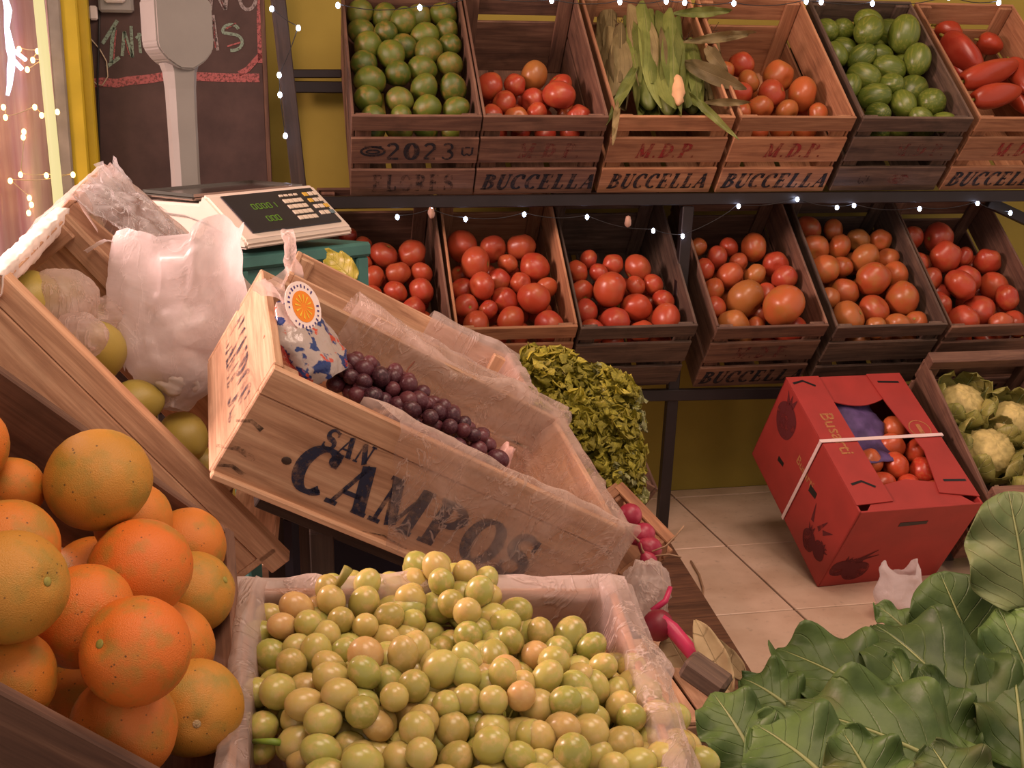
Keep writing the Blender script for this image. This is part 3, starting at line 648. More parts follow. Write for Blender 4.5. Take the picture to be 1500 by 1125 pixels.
s5 = [(690, 150, 50), (780, 140, 55), (890, 90, 60), (1000, 105, 60), (720, 215, 50), (815, 250, 55), (880, 205, 50), (1015, 165, 66), (940, 280, 58), (1050, 225, 60), (1095, 272, 58), (840, 310, 60), (955, 360, 52), (1115, 345, 68), (780, 370, 50), (860, 400, 58), (1005, 430, 55), (1130, 412, 62), (880, 462, 50), (1180, 462, 45), (1040, 465, 45), (750, 60, 50), (1060, 40, 55), (910, 0, 55)]
fill_crate(TOP[4], z2(s5, 980, 0, 2.885), RH - .06, SQU, [M['squash']], 'green_squash', 'streaked green squash in the dark grey crate on the upper shelf', 'squash', 'green squash in the grey crate', 1.0, filler=8)
m1 = [(100, 180, 38), (90, 245, 50), (155, 215, 38), (240, 245, 55), (350, 245, 55), (155, 285, 35), (205, 345, 50), (300, 340, 50), (390, 345, 45), (125, 330, 40), (290, 420, 48), (395, 420, 52), (380, 462, 48), (200, 430, 48), (280, 490, 50)]
m2 = [(565, 265, 65), (715, 230, 55), (860, 255, 58), (565, 370, 48), (660, 330, 65), (725, 345, 48), (780, 300, 40), (890, 325, 60), (805, 372, 42), (595, 470, 48), (660, 430, 55), (760, 430, 55), (925, 405, 45), (890, 445, 65), (795, 505, 60), (650, 540, 60), (940, 525, 65), (700, 490, 40)]
m3 = [(1075, 345, 45), (1150, 315, 40), (1200, 335, 40), (1265, 325, 42), (1340, 320, 55), (1265, 385, 45), (1125, 410, 50), (1200, 435, 70), (1385, 420, 42), (1340, 460, 60), (1440, 440, 45), (1130, 505, 50), (1185, 540, 50), (1265, 515, 60), (1445, 515, 65), (1370, 560, 48), (1320, 390, 40)]
m4 = [(160, 230, 38), (210, 260, 45), (170, 310, 42), (295, 245, 38), (345, 260, 55), (300, 300, 38), (240, 335, 55), (435, 305, 50), (360, 360, 45), (475, 355, 50), (240, 400, 45), (335, 410, 75), (445, 405, 45), (550, 410, 50), (225, 445, 42), (285, 505, 60), (470, 485, 80), (630, 490, 65), (385, 520, 38)]
m5 = [(600, 150, 50), (700, 150, 42), (640, 205, 55), (725, 215, 48), (815, 225, 45), (885, 230, 42), (660, 315, 58), (735, 295, 42), (815, 295, 58), (955, 270, 44), (935, 305, 52), (745, 380, 55), (870, 375, 65), (700, 430, 42), (1000, 410, 65), (895, 460, 60), (770, 495, 65), (880, 520, 42), (980, 515, 48), (1050, 500, 42)]
m6 = [(1030, 170, 45), (1060, 280, 42), (1145, 215, 60), (1170, 290, 60), (1275, 270, 40), (1140, 360, 52), (1260, 335, 55), (1330, 340, 50), (1425, 375, 58), (1155, 440, 48), (1250, 405, 62), (1225, 495, 60), (1345, 460, 65), (1470, 465, 52), (1420, 510, 45), (1530, 430, 50)]
for k, (lst, ox, kk, hh, mats, mesh, lab) in enumerate([
    (m1, 480, 3, .07, ['tomato'], TOM, 'dim red tomato in the brown crate behind the scale'),
    (m2, 480, 3, .065, ['tomato'], TOM, 'red tomato in the lower crate with the clean pine front bar'),
    (m3, 480, 3, .07, ['tomato'], TOM, 'red tomato in the dark weathered crate above the lettuce'),
    (m4, 980, 2.885, .062, ['tomato', 'tomato_o'], TOM, 'tomato in the red-lettered crate above the red cardboard box'),
    (m5, 980, 2.885, .062, ['tomato_o'], TOM, 'orange tomato in the grey brown crate on the lower shelf'),
    (m6, 980, 2.885, .065, ['tomato'], TOMR + TOM[:2], 'ribbed red tomato in the crate above the cauliflowers')]):
    fill_crate(MID[k], z2(lst, ox, 290, kk), RH - hh, mesh, [M[q] for q in mats], 'tomato', lab, 'tomato', lab.replace('tomato', 'tomatoes', 1), 1.0, filler=16)

# red peppers
def pepper_mesh(seed):
    def fn(n):
        ph = atan2(n.y, n.x); s = sqrt(max(0, n.x ** 2 + n.y ** 2)); r = (1 + .09 * cos(3 * ph + seed) * s + .06 * fbm(n, 1.6, seed)) * (1 - .16 * n.z)
        z = n.z * 1.75 - (.4 * math.exp(-(s / .3) ** 2) if n.z < 0 else 0) * -1
        return Vector((n.x * r * (1 if abs(n.z) < .95 else .8), n.y * r, z))
    return mesh_of(*sphere_data(fn, 24, 16), smooth=True)
for i, (u0, v0, u1, v1, r, dh) in enumerate([(1120, 105, 1240, 150, 44, -.02), (1300, 165, 1420, 205, 46, -.02), (1160, 150, 1320, 300, 66, -.012), (1218, 352, 1474, 268, 54, .012), (1268, 425, 1488, 382, 50, .0), (1490, 250, 1560, 400, 46, -.02), (1200, 260, 1260, 340, 44, -.05), (1420, 300, 1520, 480, 46, -.06)]):
    Mx = TOP[5].matrix_basis; q0, t = on_plane(980 + u0 / 2.885, v0 / 2.885, Mx, RH - .065 + dh); q1, t = on_plane(980 + u1 / 2.885, v1 / 2.885, Mx, RH - .065 + dh)
    for q in (q0, q1): q.y = min(max(q.y, .03), RW - .03); q.x = min(q.x, RL - .045)
    r = r / 2.885 / FPX * t; d_ = Mx.to_3x3() @ (q1 - q0); hl_ = d_.length / 2 / 1.75
    root = tag(empty('red_pepper', basis(d_, Mx.to_3x3() @ Vector((0, 0, 1)), Mx @ ((q0 + q1) / 2)) @ Matrix.Rotation(pi / 2, 4, 'Y') @ Matrix.Diagonal((r, r, hl_, 1))), 'long red pepper in the pine crate at the end of the upper shelf', 'pepper', 'red peppers')
    part('flesh', pepper_mesh(i), M['pepper'], root); part('stalk', tube([(0, 0, -1.3), (.05, 0, -1.75), (.15, .05, -2.0)], [.16, .11, .13], 8), M['stem'], root)

# ================================================================== LEAF AND FILM BUILDERS
def leaf_mesh(L, Wd, seed=0, curl=.5, ruffle=.06, cup=.15, nu=16, nv=10, shape='chard', wave=9.0, twist=0.0):
    rnd = random.Random(seed); ph = rnd.uniform(0, 6.28); ph2 = rnd.uniform(0, 6.28)
    def wid(u):
        if shape == 'chard': return (sin(pi * min(1, u * .94 + .05)) ** .55) * (1.05 - .25 * u) if u < .999 else .12
        if shape == 'blade': return sin(pi * (u * .97 + .02)) ** .7
        if shape == 'fan': return (.25 + .85 * u ** .8) * (1 if u < .5 else sqrt(max(.002, 1 - ((u - .5) / .502) ** 2)))
        return 1
    def fn(u, v):
        s = 2 * v - 1; a = curl * u; w = wid(u) * Wd / 2 * (1 + .05 * sin(7 * u + ph))
        x = L * (sin(a) / curl if abs(curl) > 1e-3 else u); z = -L * ((1 - cos(a)) / curl if abs(curl) > 1e-3 else 0)
        e = abs(s) ** 2
        zz = cup * w * e * (1 if True else 0) + ruffle * L * e * sin(wave * u * 2 + ph * (1 if s > 0 else 2) + s) + ruffle * .5 * L * fbm((u * 2, s, seed), 1.4) * (abs(s) + .15)
        tw = twist * u
        yy = s * w; return Vector((x + sin(a) * zz, yy * cos(tw), z + cos(a) * zz + yy * sin(tw)))
    V, Fc, uv = grid_data(fn, nu, nv)
    me = mesh_of(V, Fc, smooth=True, uv=uv); rib = [fn(u / 12, .5) for u in range(13)]
    return me, rib, fn
def solid(o, t):
    m = o.modifiers.new('thickness', 'SOLIDIFY'); m.thickness = t; m.offset = 0; return o
def wrinkle(p, amp, s, seed): return Vector((fbm(p, s, seed), fbm(p, s, seed + 11), fbm(p, s, seed + 23))) * amp

def liner(name, label, Mx, L, Wd, H, mat, x0=.0, front=True, far=True, end=True, drop=.9, amp=.005, seed=1, depth=.05, lift=.02, x0top=None, x0far=0.0):
    """plastic sheet lining a crate and folded over its rims"""
    x0top = x0 if x0top is None else x0top; A = Acc()
    def sect(near):
        s = 1 if near else -1; y0 = 0 if near else Wd
        return [(y0 + s * .022, H * .35), (y0 + s * .018, H * .5), (y0 + s * .016, H * .7), (y0 + s * .013, H + .004), (y0 - s * .001, H + .012), (y0 - s * .007, H + .003), (y0 - s * .009, H * .55), (y0 - s * .008, H * (1 - drop))]
    def interp(path, t):
        k = t * (len(path) - 1); i = min(int(k), len(path) - 2); f = k - i; return [path[i][j] * (1 - f) + path[i + 1][j] * f for j in range(2)]
    for near in ([True] if front else []) + ([False] if far else []):
        pa = sect(near)
        if not near: pa = pa[:6] + [(Wd + .016, H * .92 + lift), (Wd + .02, H * .8)]
        def fn(u, v, pa=pa, near=near):
            y, z = interp(pa, v); xs = x0top + (x0 - x0top) * max(0, (v - .55) / .45) if near else x0far
            x = xs + (L + .012 - xs) * u; p = Vector((x, y, z)); q = wrinkle(p, amp, 16, seed); out = 1 if v > .5 else .6
            p += q * out; p.y += (-1 if near else 1) * (abs(q.y) * (1.2 if v > .6 else -1)); p.z += (lift * .25 if near else lift) * (fbm((x * 6, 0, 0), 1, seed + 5)) * (1 if .4 < v < .75 else 0)
            return p
        V, Fc, _ = grid_data(fn, 44, 30); A.add(V, Fc)
    if end:
        pe = [(L - .10, depth * .5), (L - .035, depth), (L - .016, H * .7), (L - .012, H + .004), (L + .001, H + .008), (L + .005, H + .001), (L + .006, H * .5), (L + .005, .0)]
        def fe(u, v):
            x, z = interp(pe, v); y = -.008 + (Wd + .016) * u; p = Vector((x, y, z)); q = wrinkle(p, amp, 16, seed + 40); p += q; p.x += abs(q.x) * (1.5 if v > .6 else -1); return p
        V, Fc, _ = grid_data(fe, 26, 30); A.add(V, Fc)
    o = part(name, A.mesh(True), mat, None, Mx); tag(o, label, 'plastic sheet'); return o

def stand(label, Mx, L, Wd, xs=(.06, -.06), ground=0.0, mat=None):
    """trestle that carries a tilted crate: two sloping rails on four legs"""
    root = tag(empty('crate_stand', T(0, 0, 0)), label, 'stand'); mat = mat or M['dark']
    for y in (.04, Wd - .04):
        part('sloping_rail', boxm(L - .10, .03, .028), mat, root, Mx @ T(L / 2 + .02, y, -.0145))
        for x in xs:
            p = Mx @ Vector((x if x > 0 else L + x, y, -.03))
            if p.z - ground > .03: part('leg', boxm(p.z - ground, .028, .028), mat, root, T(p.x, p.y, (p.z + ground) / 2) @ Matrix.Rotation(pi / 2, 4, 'Y'))
    return root

# ================================================================== DISPLAY PLATFORM
a, b = Vector((.885, 2.60, 0)), Vector((.79, 1.72, 0))
V = [(-1.0, 2.60, 0), (-1.0, 1.30, 0), (.746, 1.30, 0), (.885, 2.60, 0)]
V = V + [(x, y, .10) for x, y, _ in V]
o = part('display_platform', mesh_of(V, [(0, 3, 2, 1), (4, 5, 6, 7), (0, 1, 5, 4), (1, 2, 6, 5), (2, 3, 7, 6), (3, 0, 4, 7)]), wood('platform_wood', (66, 40, 26), (104, 68, 46), (128, 88, 60)))
tag(o, 'low brown wooden platform under the slanted crates beside the tiled aisle', 'platform')

def CM(pos, yaw, tilt, roll): return frame((pos[0], pos[1], pos[2] + CAMZ), yaw, tilt, roll)
S3 = lambda H: [(0, H * .30), (H * .35, H * .64), (H * .70, H)]
S2 = lambda H: [(0, H * .46), (H * .54, H)]

# ------------------------------------------------------------------ orange crate
OM = CM((-.519, .588, -.226), 23.3, 43.6, 26.9); OL, OW, OH = .498, .313, .20
oc = crate('steep wooden crate heaped with oranges under the lemon crate', OM, OL, OW, OH, M['brown'], S2(OH), [(0, OH * .42), (OH * .50, OH)], th=.011)
stand('dark trestle carrying the steep crate of oranges', OM, OL, OW, ground=0)
def orange_mesh(s):
    return mesh_of(*sphere_data(lambda n: Vector((n.x, n.y, n.z * .95 - .07 * math.exp(-((n.x ** 2 + n.y ** 2) / .03)) * (1 if n.z > 0 else 0))) * (1 + .025 * fbm(n, 1.3, s)), 40, 24), smooth=True)
ORM = [orange_mesh(i) for i in range(4)]
for me in ORM: me.materials.append(None)
BTN = mesh_of(*sphere_data(lambda n: Vector((n.x * .09, n.y * .09, .9 + n.z * .025)), 10, 6), smooth=True)
orl = [(-28, 668, 60), (30, 705, 46), (126, 732, 78), (232, 790, 56), (290, 838, 58), (288, 892, 60), (22, 815, 76), (175, 852, 78), (163, 912, 77), (15, 888, 82), (140, 1017, 83), (285, 968, 68), (285, 1040, 70), (272, 1136, 78), (22, 1042, 78)]
yel = {9, 5, 12, 2}
P = []
for i, (u, v, r) in enumerate(orl):
    q, t = on_plane(u, v, OM, OH + (.012 if i in (2, 7, 8, 9, 10) else -.012)); P.append([q, r / FPX * t, .25])
for i in range(12): P.append([Vector((.14 + .31 * (i // 4) / 2.2, .06 + .2 * (i % 4) / 3, OH - .085)), .038, .9])
nv_ = len(orl)
for _ in range(40):
    for i in range(len(P)):
        for j in range(i):
            d = P[i][0] - P[j][0]; l = d.length or 1e-4; mn = (P[i][1] + P[j][1]) * .97
            if l < mn:
                s = P[i][2] + P[j][2]; k = (mn - l) / l; P[i][0] = P[i][0] + d * (k * P[i][2] / s); P[j][0] = P[j][0] - d * (k * P[j][2] / s)
    for p in P: p[0].x = min(max(p[0].x, p[1] + .012), OL - p[1] - .010); p[0].y = min(max(p[0].y, p[1] + .012), OW - p[1] - .01); p[0].z = max(p[0].z, p[1] + .008)
tilts = {12: (.0, -.0)}
for i, (q, r, w) in enumerate(P):
    big = i < nv_
    R = randrot()
    c_ = OM @ q
    if i in (9, 12):
        d = (CP - c_).normalized(); R3 = d.to_track_quat('Z', 'Y').to_matrix().to_4x4() @ Matrix.Rotation(.35 if i == 12 else .7, 4, 'X' if i == 12 else 'Y')
    else: R3 = R
    mt_ = M['orange_y'] if i in yel else M['orange']
    lab = 'yellow-tinged speckled orange in the steep crate' if i in yel else 'bright orange lying in the steep crate'
    rt = tag(empty('orange_fruit', Matrix.Translation(c_) @ R3 @ Matrix.Scale(r, 4)), lab, 'orange', 'yellow-tinged oranges' if i in yel else 'oranges in the steep crate')
    part('peel', ORM[i % 4], mt_, rt)
    part('stem_button', BTN, M['husk'] if i == 12 else M['stem'], rt)

# ------------------------------------------------------------------ lemon crate (two crates wide)
LM = CM((-.484, 1.415, -.274), 8.7, 51, 14.1); LL, LW, LH = .471, .335, .20
lc = crate('steep pine crate with yellow-green fruit and a white plastic bag', LM, LL, LW, LH, M['pale'], S2(LH), [(0, LH * .40), (LH * .48, LH * .86)], th=.009)
for y in (.012, LW - .012):
    part('top_batten', boxm(LL + .02, .024, .03), M['pale'], lc, T(LL / 2 + .01, y, LH - .012))
stand('dark trestle carrying the crate of yellow-green fruit', LM, LL, LW, xs=(.06, -.14), ground=.10)
L2M = CM((-.422, 1.79, -.196), 4.7, 43.5, 11.9); L2L, L2W, L2H = .34, .257, .156
lc2 = crate('small pine crate with crumpled clear plastic beside the scale', L2M, L2L, L2W, L2H, M['pale'], S2(L2H), S2(L2H), th=.008)
stand('dark trestle carrying the small crate of clear plastic', L2M, L2L, L2W, ground=.10)
# fuzzy white paper edge over the left rim of the lemon crate
def fpaper(u, v):
    y = -.01 + (LW + .02) * u; path = [(.018, LH - .022), (.016, LH - .01), (.0, LH + .006), (-.010, LH - .004), (-.012, LH - .02)]
    k = v * 4; i = min(int(k), 3); f = k - i; x, z = [path[i][j] * (1 - f) + path[i + 1][j] * f for j in range(2)]
    return Vector((x, y, z)) + wrinkle((x, y, z), .0028, 60, 4)
V, Fc, _ = grid_data(fpaper, 50, 14)
o = solid(part('paper_lining', mesh_of(V, Fc, smooth=True), plain('white_paper', (236, 220, 210), .8), None, LM), .001); tag(o, 'torn white paper edge folded over the crate of yellow-green fruit', 'paper')
# lemons
def lemon_mesh(s):
    return mesh_of(*sphere_data(lambda n: Vector((n.x, n.y, n.z * 1.12 + .12 * (n.z ** 7))) * (1 + .03 * fbm(n, 1.5, s)), 22, 16), smooth=True)
LEM = [lemon_mesh(i) for i in range(3)]
for me in LEM: me.materials.append(None)
lem = [(42, 448, 44), (125, 512, 42), (150, 470, 36), (198, 590, 34), (268, 640, 36), (75, 500, 36), (300, 690, 34), (110, 410, 36)]
P = [];
for i, (u, v, r) in enumerate(lem):
    q, t = on_plane(u, v, LM, LH - .065 - (.02 if i > 4 else 0)); P.append([q, r / FPX * t, .3])
relax(P, (LL, LW, LH), 40)
for q, r, w in P: tag(part('lemon', random.choice(LEM), M['lemon'], None, Matrix.Translation(LM @ q) @ randrot() @ Matrix.Scale(r, 4)), 'yellow-green lemon in the steep pine crate', 'lemon', 'lemons in the steep crate')
def crumple(name, label, cat, centre, sx, sy, sz, mat, R=None, amp=.25, seed=1, fs=2.2, extra=None, nu=56, nv=36):
    def fn(n):
        k = 1 + amp * fbm(n, fs, seed) + amp * .35 * abs(fbm(n, fs * 3, seed + 3)); p = Vector((n.x * sx, n.y * sy, n.z * sz)) * k
        return extra(p, n) if extra else p
    V, Fc = sphere_data(fn, nu, nv); o = part(name, mesh_of(V, Fc, smooth=True), mat, None, Matrix.Translation(centre) @ (R or Matrix.Identity(4))); tag(o, label, cat); return o
def on(u, v, Mx, h): q, t = on_plane(u, v, Mx, h); return Mx @ q
crumple('wrapped_fruit', 'fruit wrapped in a translucent pale bag near the torn paper edge', 'bag', on(92, 440, LM, LH - .03), .045, .04, .042, M['film2'], amp=.10, seed=3, fs=1.6)
crumple('wrapped_fruit', 'small crumpled translucent bag between two yellow-green lemons', 'bag', on(115, 492, LM, LH - .03), .036, .026, .03, M['film2'], amp=.12, seed=8, fs=1.6)
crumple('wrapped_fruit', 'crumpled translucent wrapper tucked under the white plastic bag', 'bag', on(160, 465, LM, LH - .03), .05, .03, .028, M['film2'], amp=.25, seed=12)
# white carrier bag: sagging body, two handle ears
def bagfn(u, v):
    th = 2 * pi * u; h = v                       # v 0 bottom .. 1 top
    R_ = .016 + .074 * (sin(min(1, h * 1.9) * pi / 2) ** .8) * (1 - .34 * max(0, h - .35)) ; R_ *= 1 + .10 * sin(3 * th + 5 * h)
    cs = cos(th); top = .236 + .024 / (1 + math.exp(-(cs - .12) * 22)) + .008 * max(0, -cs) ** 3 + .004 * sin(5 * th)
    z = h * top; x = R_ * cos(th) + .018 * h * (1 if cos(th) > 0 else -.6); y = R_ * .62 * sin(th)
    p = Vector((x, y, z)); q = wrinkle(p, .013, 10, 2) + wrinkle((p.x, p.y, p.z * .35), .006, 30, 5)
    q -= p.normalized() * (.010 * abs(fbm((p.x, p.y, p.z * .5), 17, 33)) - .004)
    q -= p.normalized() * (.006 * abs(fbm((p.x, p.y, p.z * .6), 34, 37)))
    if h > .85: q *= .7
    return p + q
V, Fc, uv = grid_data(bagfn, 84, 52)
bagc = on(250, 600, LM, LH - .045)
bo = empty('plastic_bag', Matrix.Translation(bagc) @ Matrix.Rotation(radians(-10.7), 4, 'Z') @ Matrix.Rotation(radians(-12), 4, 'X') @ Matrix.Rotation(radians(3), 4, 'Y')); tag(bo, 'white translucent carrier bag standing crumpled in the steep pine crate', 'bag')
part('bag_body', mesh_of(V, Fc, smooth=True), M['bag'], bo)
def ear(u, v): p = Vector((-.085 - .045 * u, -.005 + .03 * (v - .5) * (1 - .5 * u), .228 + .012 * u - .03 * u * u)); return p + wrinkle(p, .006, 30, 9)
V, Fc, _ = grid_data(ear, 8, 6); part('handle', mesh_of(V, Fc, smooth=True), M['bag'], bo)
def tail(u, v): p = Vector((-.06 - .075 * u, -.035 + .01 * v, .085 + .055 * u + (v - .5) * .05 * (1 - .6 * u))); return p + wrinkle(p, .01, 22, 14)
V, Fc, _ = grid_data(tail, 12, 6); part('handle', mesh_of(V, Fc, smooth=True), M['bag'], bo)
crumple('bag_contents', 'pale lumps showing at the bottom of the white carrier bag', 'fruit', bagc + Vector((.015, 0, .05)), .04, .03, .035, M['white'], amp=.1, seed=2)
# clear crinkled plastic in the small crate
def clearfn(u, v):
    p = L2M @ Vector((.0 + .26 * u, -.02 + (L2W + .04) * v, L2H + .012 + .03 * sin(pi * u) * sin(pi * v) - .03 * u)); return p + wrinkle(p, .02, 15, 21) + wrinkle(p, .006, 45, 27)
V, Fc, _ = grid_data(clearfn, 40, 36)
o = part('clear_plastic_sheet', mesh_of(V, Fc, smooth=True), M['filmclear'], None); tag(o, 'shiny crumpled clear plastic lying over the small crate beside the scale', 'plastic sheet')
liner('rim_film', 'milky plastic film folded over the rims of the small crate', L2M, L2L, L2W, L2H, M['film2'], front=False, far=True, end=False, amp=.004, seed=5, lift=.008)
def cornerfilm(u, v):
    y = -.012 + (L2W + .024) * u; path = [(.06, L2H - .01), (.01, L2H + .008), (-.008, L2H), (-.012, L2H - .05), (-.010, L2H - .10)]
    k = v * 4; i = min(int(k), 3); f = k - i; x, z = [path[i][j] * (1 - f) + path[i + 1][j] * f for j in range(2)]
    return Vector((x, y, z)) + wrinkle((x, y, z), .005, 25, 6)
V, Fc, _ = grid_data(cornerfilm, 30, 12)
o = part('end_film', mesh_of(V, Fc, smooth=True), M['film2'], None, L2M); tag(o, 'bright milky film over the left rim of the small crate', 'plastic sheet')

# ------------------------------------------------------------------ CAMPOS crate
KM = CM((-.100, 1.253, -.360), 11.2, 29.2, 15.8); KL, KW, KH = .488, .308, .146
kc = tag(empty('wooden_crate', KM), 'pale wooden crate of red grapes with big blue lettering under plastic film', 'crate')
for k in range(3): part('floor_slat', boxm(KL - .004, KW / 3 * .88, .006), M['pale'], kc, T(KL / 2, KW * (k + .5) / 3, .003))
fs = [part('side_board', boxm(KL, .109, .011), M['pale'], kc, T(KL / 2, .0055, .0545 + .002) @ along_x_vertical()), part('side_board', boxm(KL, .034, .011), M['pale'], kc, T(KL / 2, .0052, KH - .0172) @ along_x_vertical())]
part('side_board', boxm(KL, KH * .56, .011), M['pale'], kc, T(KL / 2, KW - .0055, KH * .28) @ along_x_vertical()); part('side_board', boxm(KL, KH * .40, .011), M['pale'], kc, T(KL / 2, KW - .0055, KH * .80) @ along_x_vertical())
endb = part('end_board', boxm(KW - .022, KH + .004, .012), M['pale'], kc, T(.006, KW / 2, KH / 2) @ along_y_vertical()); part('end_board', boxm(KW - .022, KH - .004, .012), M['pale'], kc, T(KL - .006, KW / 2, KH / 2 - .003) @ along_y_vertical())
for y in (.020, KW - .020): part('corner_post', boxm(KH - .01, .02, .02), M['pale'], kc, T(.024, y, KH / 2 + .002) @ Matrix.Rotation(pi / 2, 4, 'Y'))
part('bottom_batten', boxm(KL, .012, .008), M['pale'], kc, T(KL / 2, -.002, .004))
camp = lettering('CAMPOS', .062, 1.0, .0, .1, size_to=.325); san = lettering('SAN', .026, .9, 0, .12, size_to=.062)
part('lettering', camp, M['ink_blue'], fs[0], T(-.005, .000, .0063)); part('lettering', san, M['ink_blue'], fs[0], T(-.125, .041, .0063))
knots = Acc()
for (x, y, w, h) in [(-.235, .02, .03, .006), (-.232, -.016, .045, .008), (-.228, -.038, .035, .006), (-.03, -.046, .07, .003)]:
    stroke(knots, [(x - w / 2, y - .004), (x, y + .003), (x + w / 2, y - .002)], h * .5, h)
tag(part('knot_marks', mesh_of(knots.v, knots.f), M['ink_faint'], fs[0], T(0, 0, .0062)), kind='stuff')
part('knot', mesh_of(*sphere_data(lambda n: Vector((n.x * .006, n.y * .005, n.z * .0015)), 10, 6)), M['dark'], fs[0], T(-.178, -.004, .0058))
endp = lettering('CAMPOS', .05, 1.0, .1, .1, size_to=.24)
part('lettering', endp, ink('worn_blue_ink', (40, 42, 66), .52, 40), endb, T(0, 0, -.0066) @ Matrix.Rotation(pi, 4, 'Y'))
stand('dark trestle carrying the blue-lettered grape crate', KM, KL, KW, xs=(.16, -.07), ground=.10)
liner('plastic_liner', 'crinkled clear film wrapped over the blue-lettered grape crate', KM, KL, KW, KH, M['film'], x0=.22, x0top=.11, x0far=.13, front=True, far=True, end=True, amp=.006, seed=2, depth=.04, lift=.03, drop=.97)

# ------------------------------------------------------------------ crate behind it
BM_ = CM((-.100 + .015, 1.72, -.336), -2.6, 28, 1.5); BL, BW_, BH = .41, .27, .165
crate('plastic-lined wooden crate between the blue-lettered grape crate and the lettuces', BM_, BL, BW_, BH, M['pale'], S2(BH), [(0, BH * .55), (BH * .6, BH)], th=.009)
stand('dark trestle carrying the plastic-lined crate', BM_, BL, BW_, ground=.10)
liner('plastic_liner', 'milky film lining the crate behind the blue-lettered grape crate', BM_, BL, BW_, BH, M['film2'], x0=.1, x0far=.25, front=False, far=True, end=True, amp=.005, seed=9, depth=.05, lift=.012)
def twist_(u, v): p = Vector((.0 + .012 * sin(6.28 * v) * (1 - u * .3), .0 + .012 * cos(6.28 * v), .09 * u)); p += wrinkle(p, .008, 40, 31); return p
V, Fc, _ = grid_data(twist_, 12, 14)
o = part('twisted_film', mesh_of(V, Fc, smooth=True), M['film2'], None, Matrix.Translation(atD(437, 428, 1.72)) @ Matrix.Rotation(radians(-8), 4, 'Y')); tag(o, 'bunched strip of milky film standing at the crate corner', 'plastic sheet')

# ------------------------------------------------------------------ grapes
GR = [mesh_of(*sphere_data(lambda n, k=k: Vector((n.x, n.y, n.z * (1.06 + .09 * k))), 16, 10), smooth=True) for k in range(3)]
for me in GR: me.materials.append(None)
def bunch(name, label, group, Mx, n, ax, rad, mat, stemmat, seed, top_only=True, jitter=.12):
    """ellipsoidal bunch: local x = long axis, z = up; berries on the shell plus a loose inner layer"""
    rnd = random.Random(seed); root = tag(empty(name, Mx), label, 'grapes', group); pts = []; tries = 0
    while len(pts) < n and tries < n * 60:
        tries += 1; v = Vector((rnd.gauss(0, 1), rnd.gauss(0, 1), rnd.gauss(0, 1))).normalized()
        if top_only and v.z < -.35: continue
        k = 1 - rnd.random() ** 2 * .45; tp = 1 - .25 * (v.x * .5 + .5)
        p = Vector((v.x * ax[0], v.y * ax[1] * tp, v.z * ax[2] * tp)) * k; r = rad * rnd.uniform(.86, 1.12)
        if all((p - q).length > (r + s) * .86 for q, s in pts): pts.append((p, r))
    A = Acc(); A.add(*tube_data([(-ax[0] * .9, 0, ax[2] * .2), (-ax[0] * .3, .004, 0), (ax[0] * .3, -.003, .0), (ax[0] * .8, 0, 0)], [.0035, .003, .0025, .0015], 6))
    for p, r in pts: A.add(*tube_data([Vector((p.x * .75, p.y * .1, p.z * .1)), p * .6, p], .0011, 4, False))
    part('stem', A.mesh(True), stemmat, root)
    for p, r in pts:
        d = p.normalized() if p.length > 1e-4 else Vector((0, 0, 1))
        part('grape', rnd.choice(GR), mat, root, Matrix.Translation(p) @ d.to_track_quat('Z', 'Y').to_matrix().to_4x4() @ Matrix.Scale(r, 4))
    return root
GR0 = frame((0, 0, 0), -93, 13, -3.5); GL, GW, GH = .46, .315, .15
GM = Matrix.Translation(atD(364, 860, .965) - GR0.to_3x3() @ Vector((0, 0, GH))) @ GR0
crate('low wooden crate lined with plastic and heaped with green grapes', GM, GL, GW, GH, M['pine'], S2(GH), S2(GH), th=.008, post=None)
liner('plastic_liner', 'milky film folded over the rims of the green grape crate', GM, GL, GW, GH, M['film2'], front=True, far=True, end=False, amp=.006, seed=14, depth=.05, lift=.012, drop=.5)
def backfilm(u, v):
    y = -.01 + (GW + .02) * u; path = [(.10, .04), (.03, .05), (.014, GH * .7), (.010, GH + .004), (-.004, GH + .01), (-.012, GH), (-.014, GH * .4)]
    k = v * 6; i = min(int(k), 5); f = k - i; x, z = [path[i][j] * (1 - f) + path[i + 1][j] * f for j in range(2)]
    return Vector((x, y, z)) + wrinkle((x, y, z), .006, 16, 16)
V, Fc, _ = grid_data(backfilm, 40, 24)
o = part('plastic_liner', mesh_of(V, Fc, smooth=True), M['film2'], None, GM); tag(o, 'milky film over the far rim of the green grape crate', 'plastic sheet')
specs = [  # u, v, height above rim plane, half axes, berries, yaw
 (505, 935, -.002, (.085, .060, .045), 95, 35, 'green grape bunch with a thick bare stalk at its top'),
 (675, 925, -.002, (.085, .058, .048), 92, -55, 'green grape bunch heaped against the far rim of its crate'),
 (805, 1000, -.006, (.090, .055, .042), 92, -20, 'green grape bunch lying next to the right-hand film of the crate'),
 (890, 1080, -.010, (.075, .055, .040), 80, -30, 'green grape bunch trailing towards the chard leaves'),
 (455, 1010, -.005, (.075, .050, .042), 80, 80, 'green grape bunch beside the crate of oranges'),
 (590, 1040, .012, (.085, .060, .045), 95, 10, 'green grape bunch with large elongated berries in mid crate'),
 (745, 1060, .008, (.080, .058, .045), 92, -40, 'green grape bunch lying between two others in mid crate'),
 (640, 1150, .0, (.10, .065, .045), 60, 0, 'green grape bunch lowest in the tilted crate'),
 (840, 1165, -.006, (.09, .06, .045), 56, 0, 'green grape bunch at the low corner by the film')]
Gx = GM.to_3x3().to_4x4()
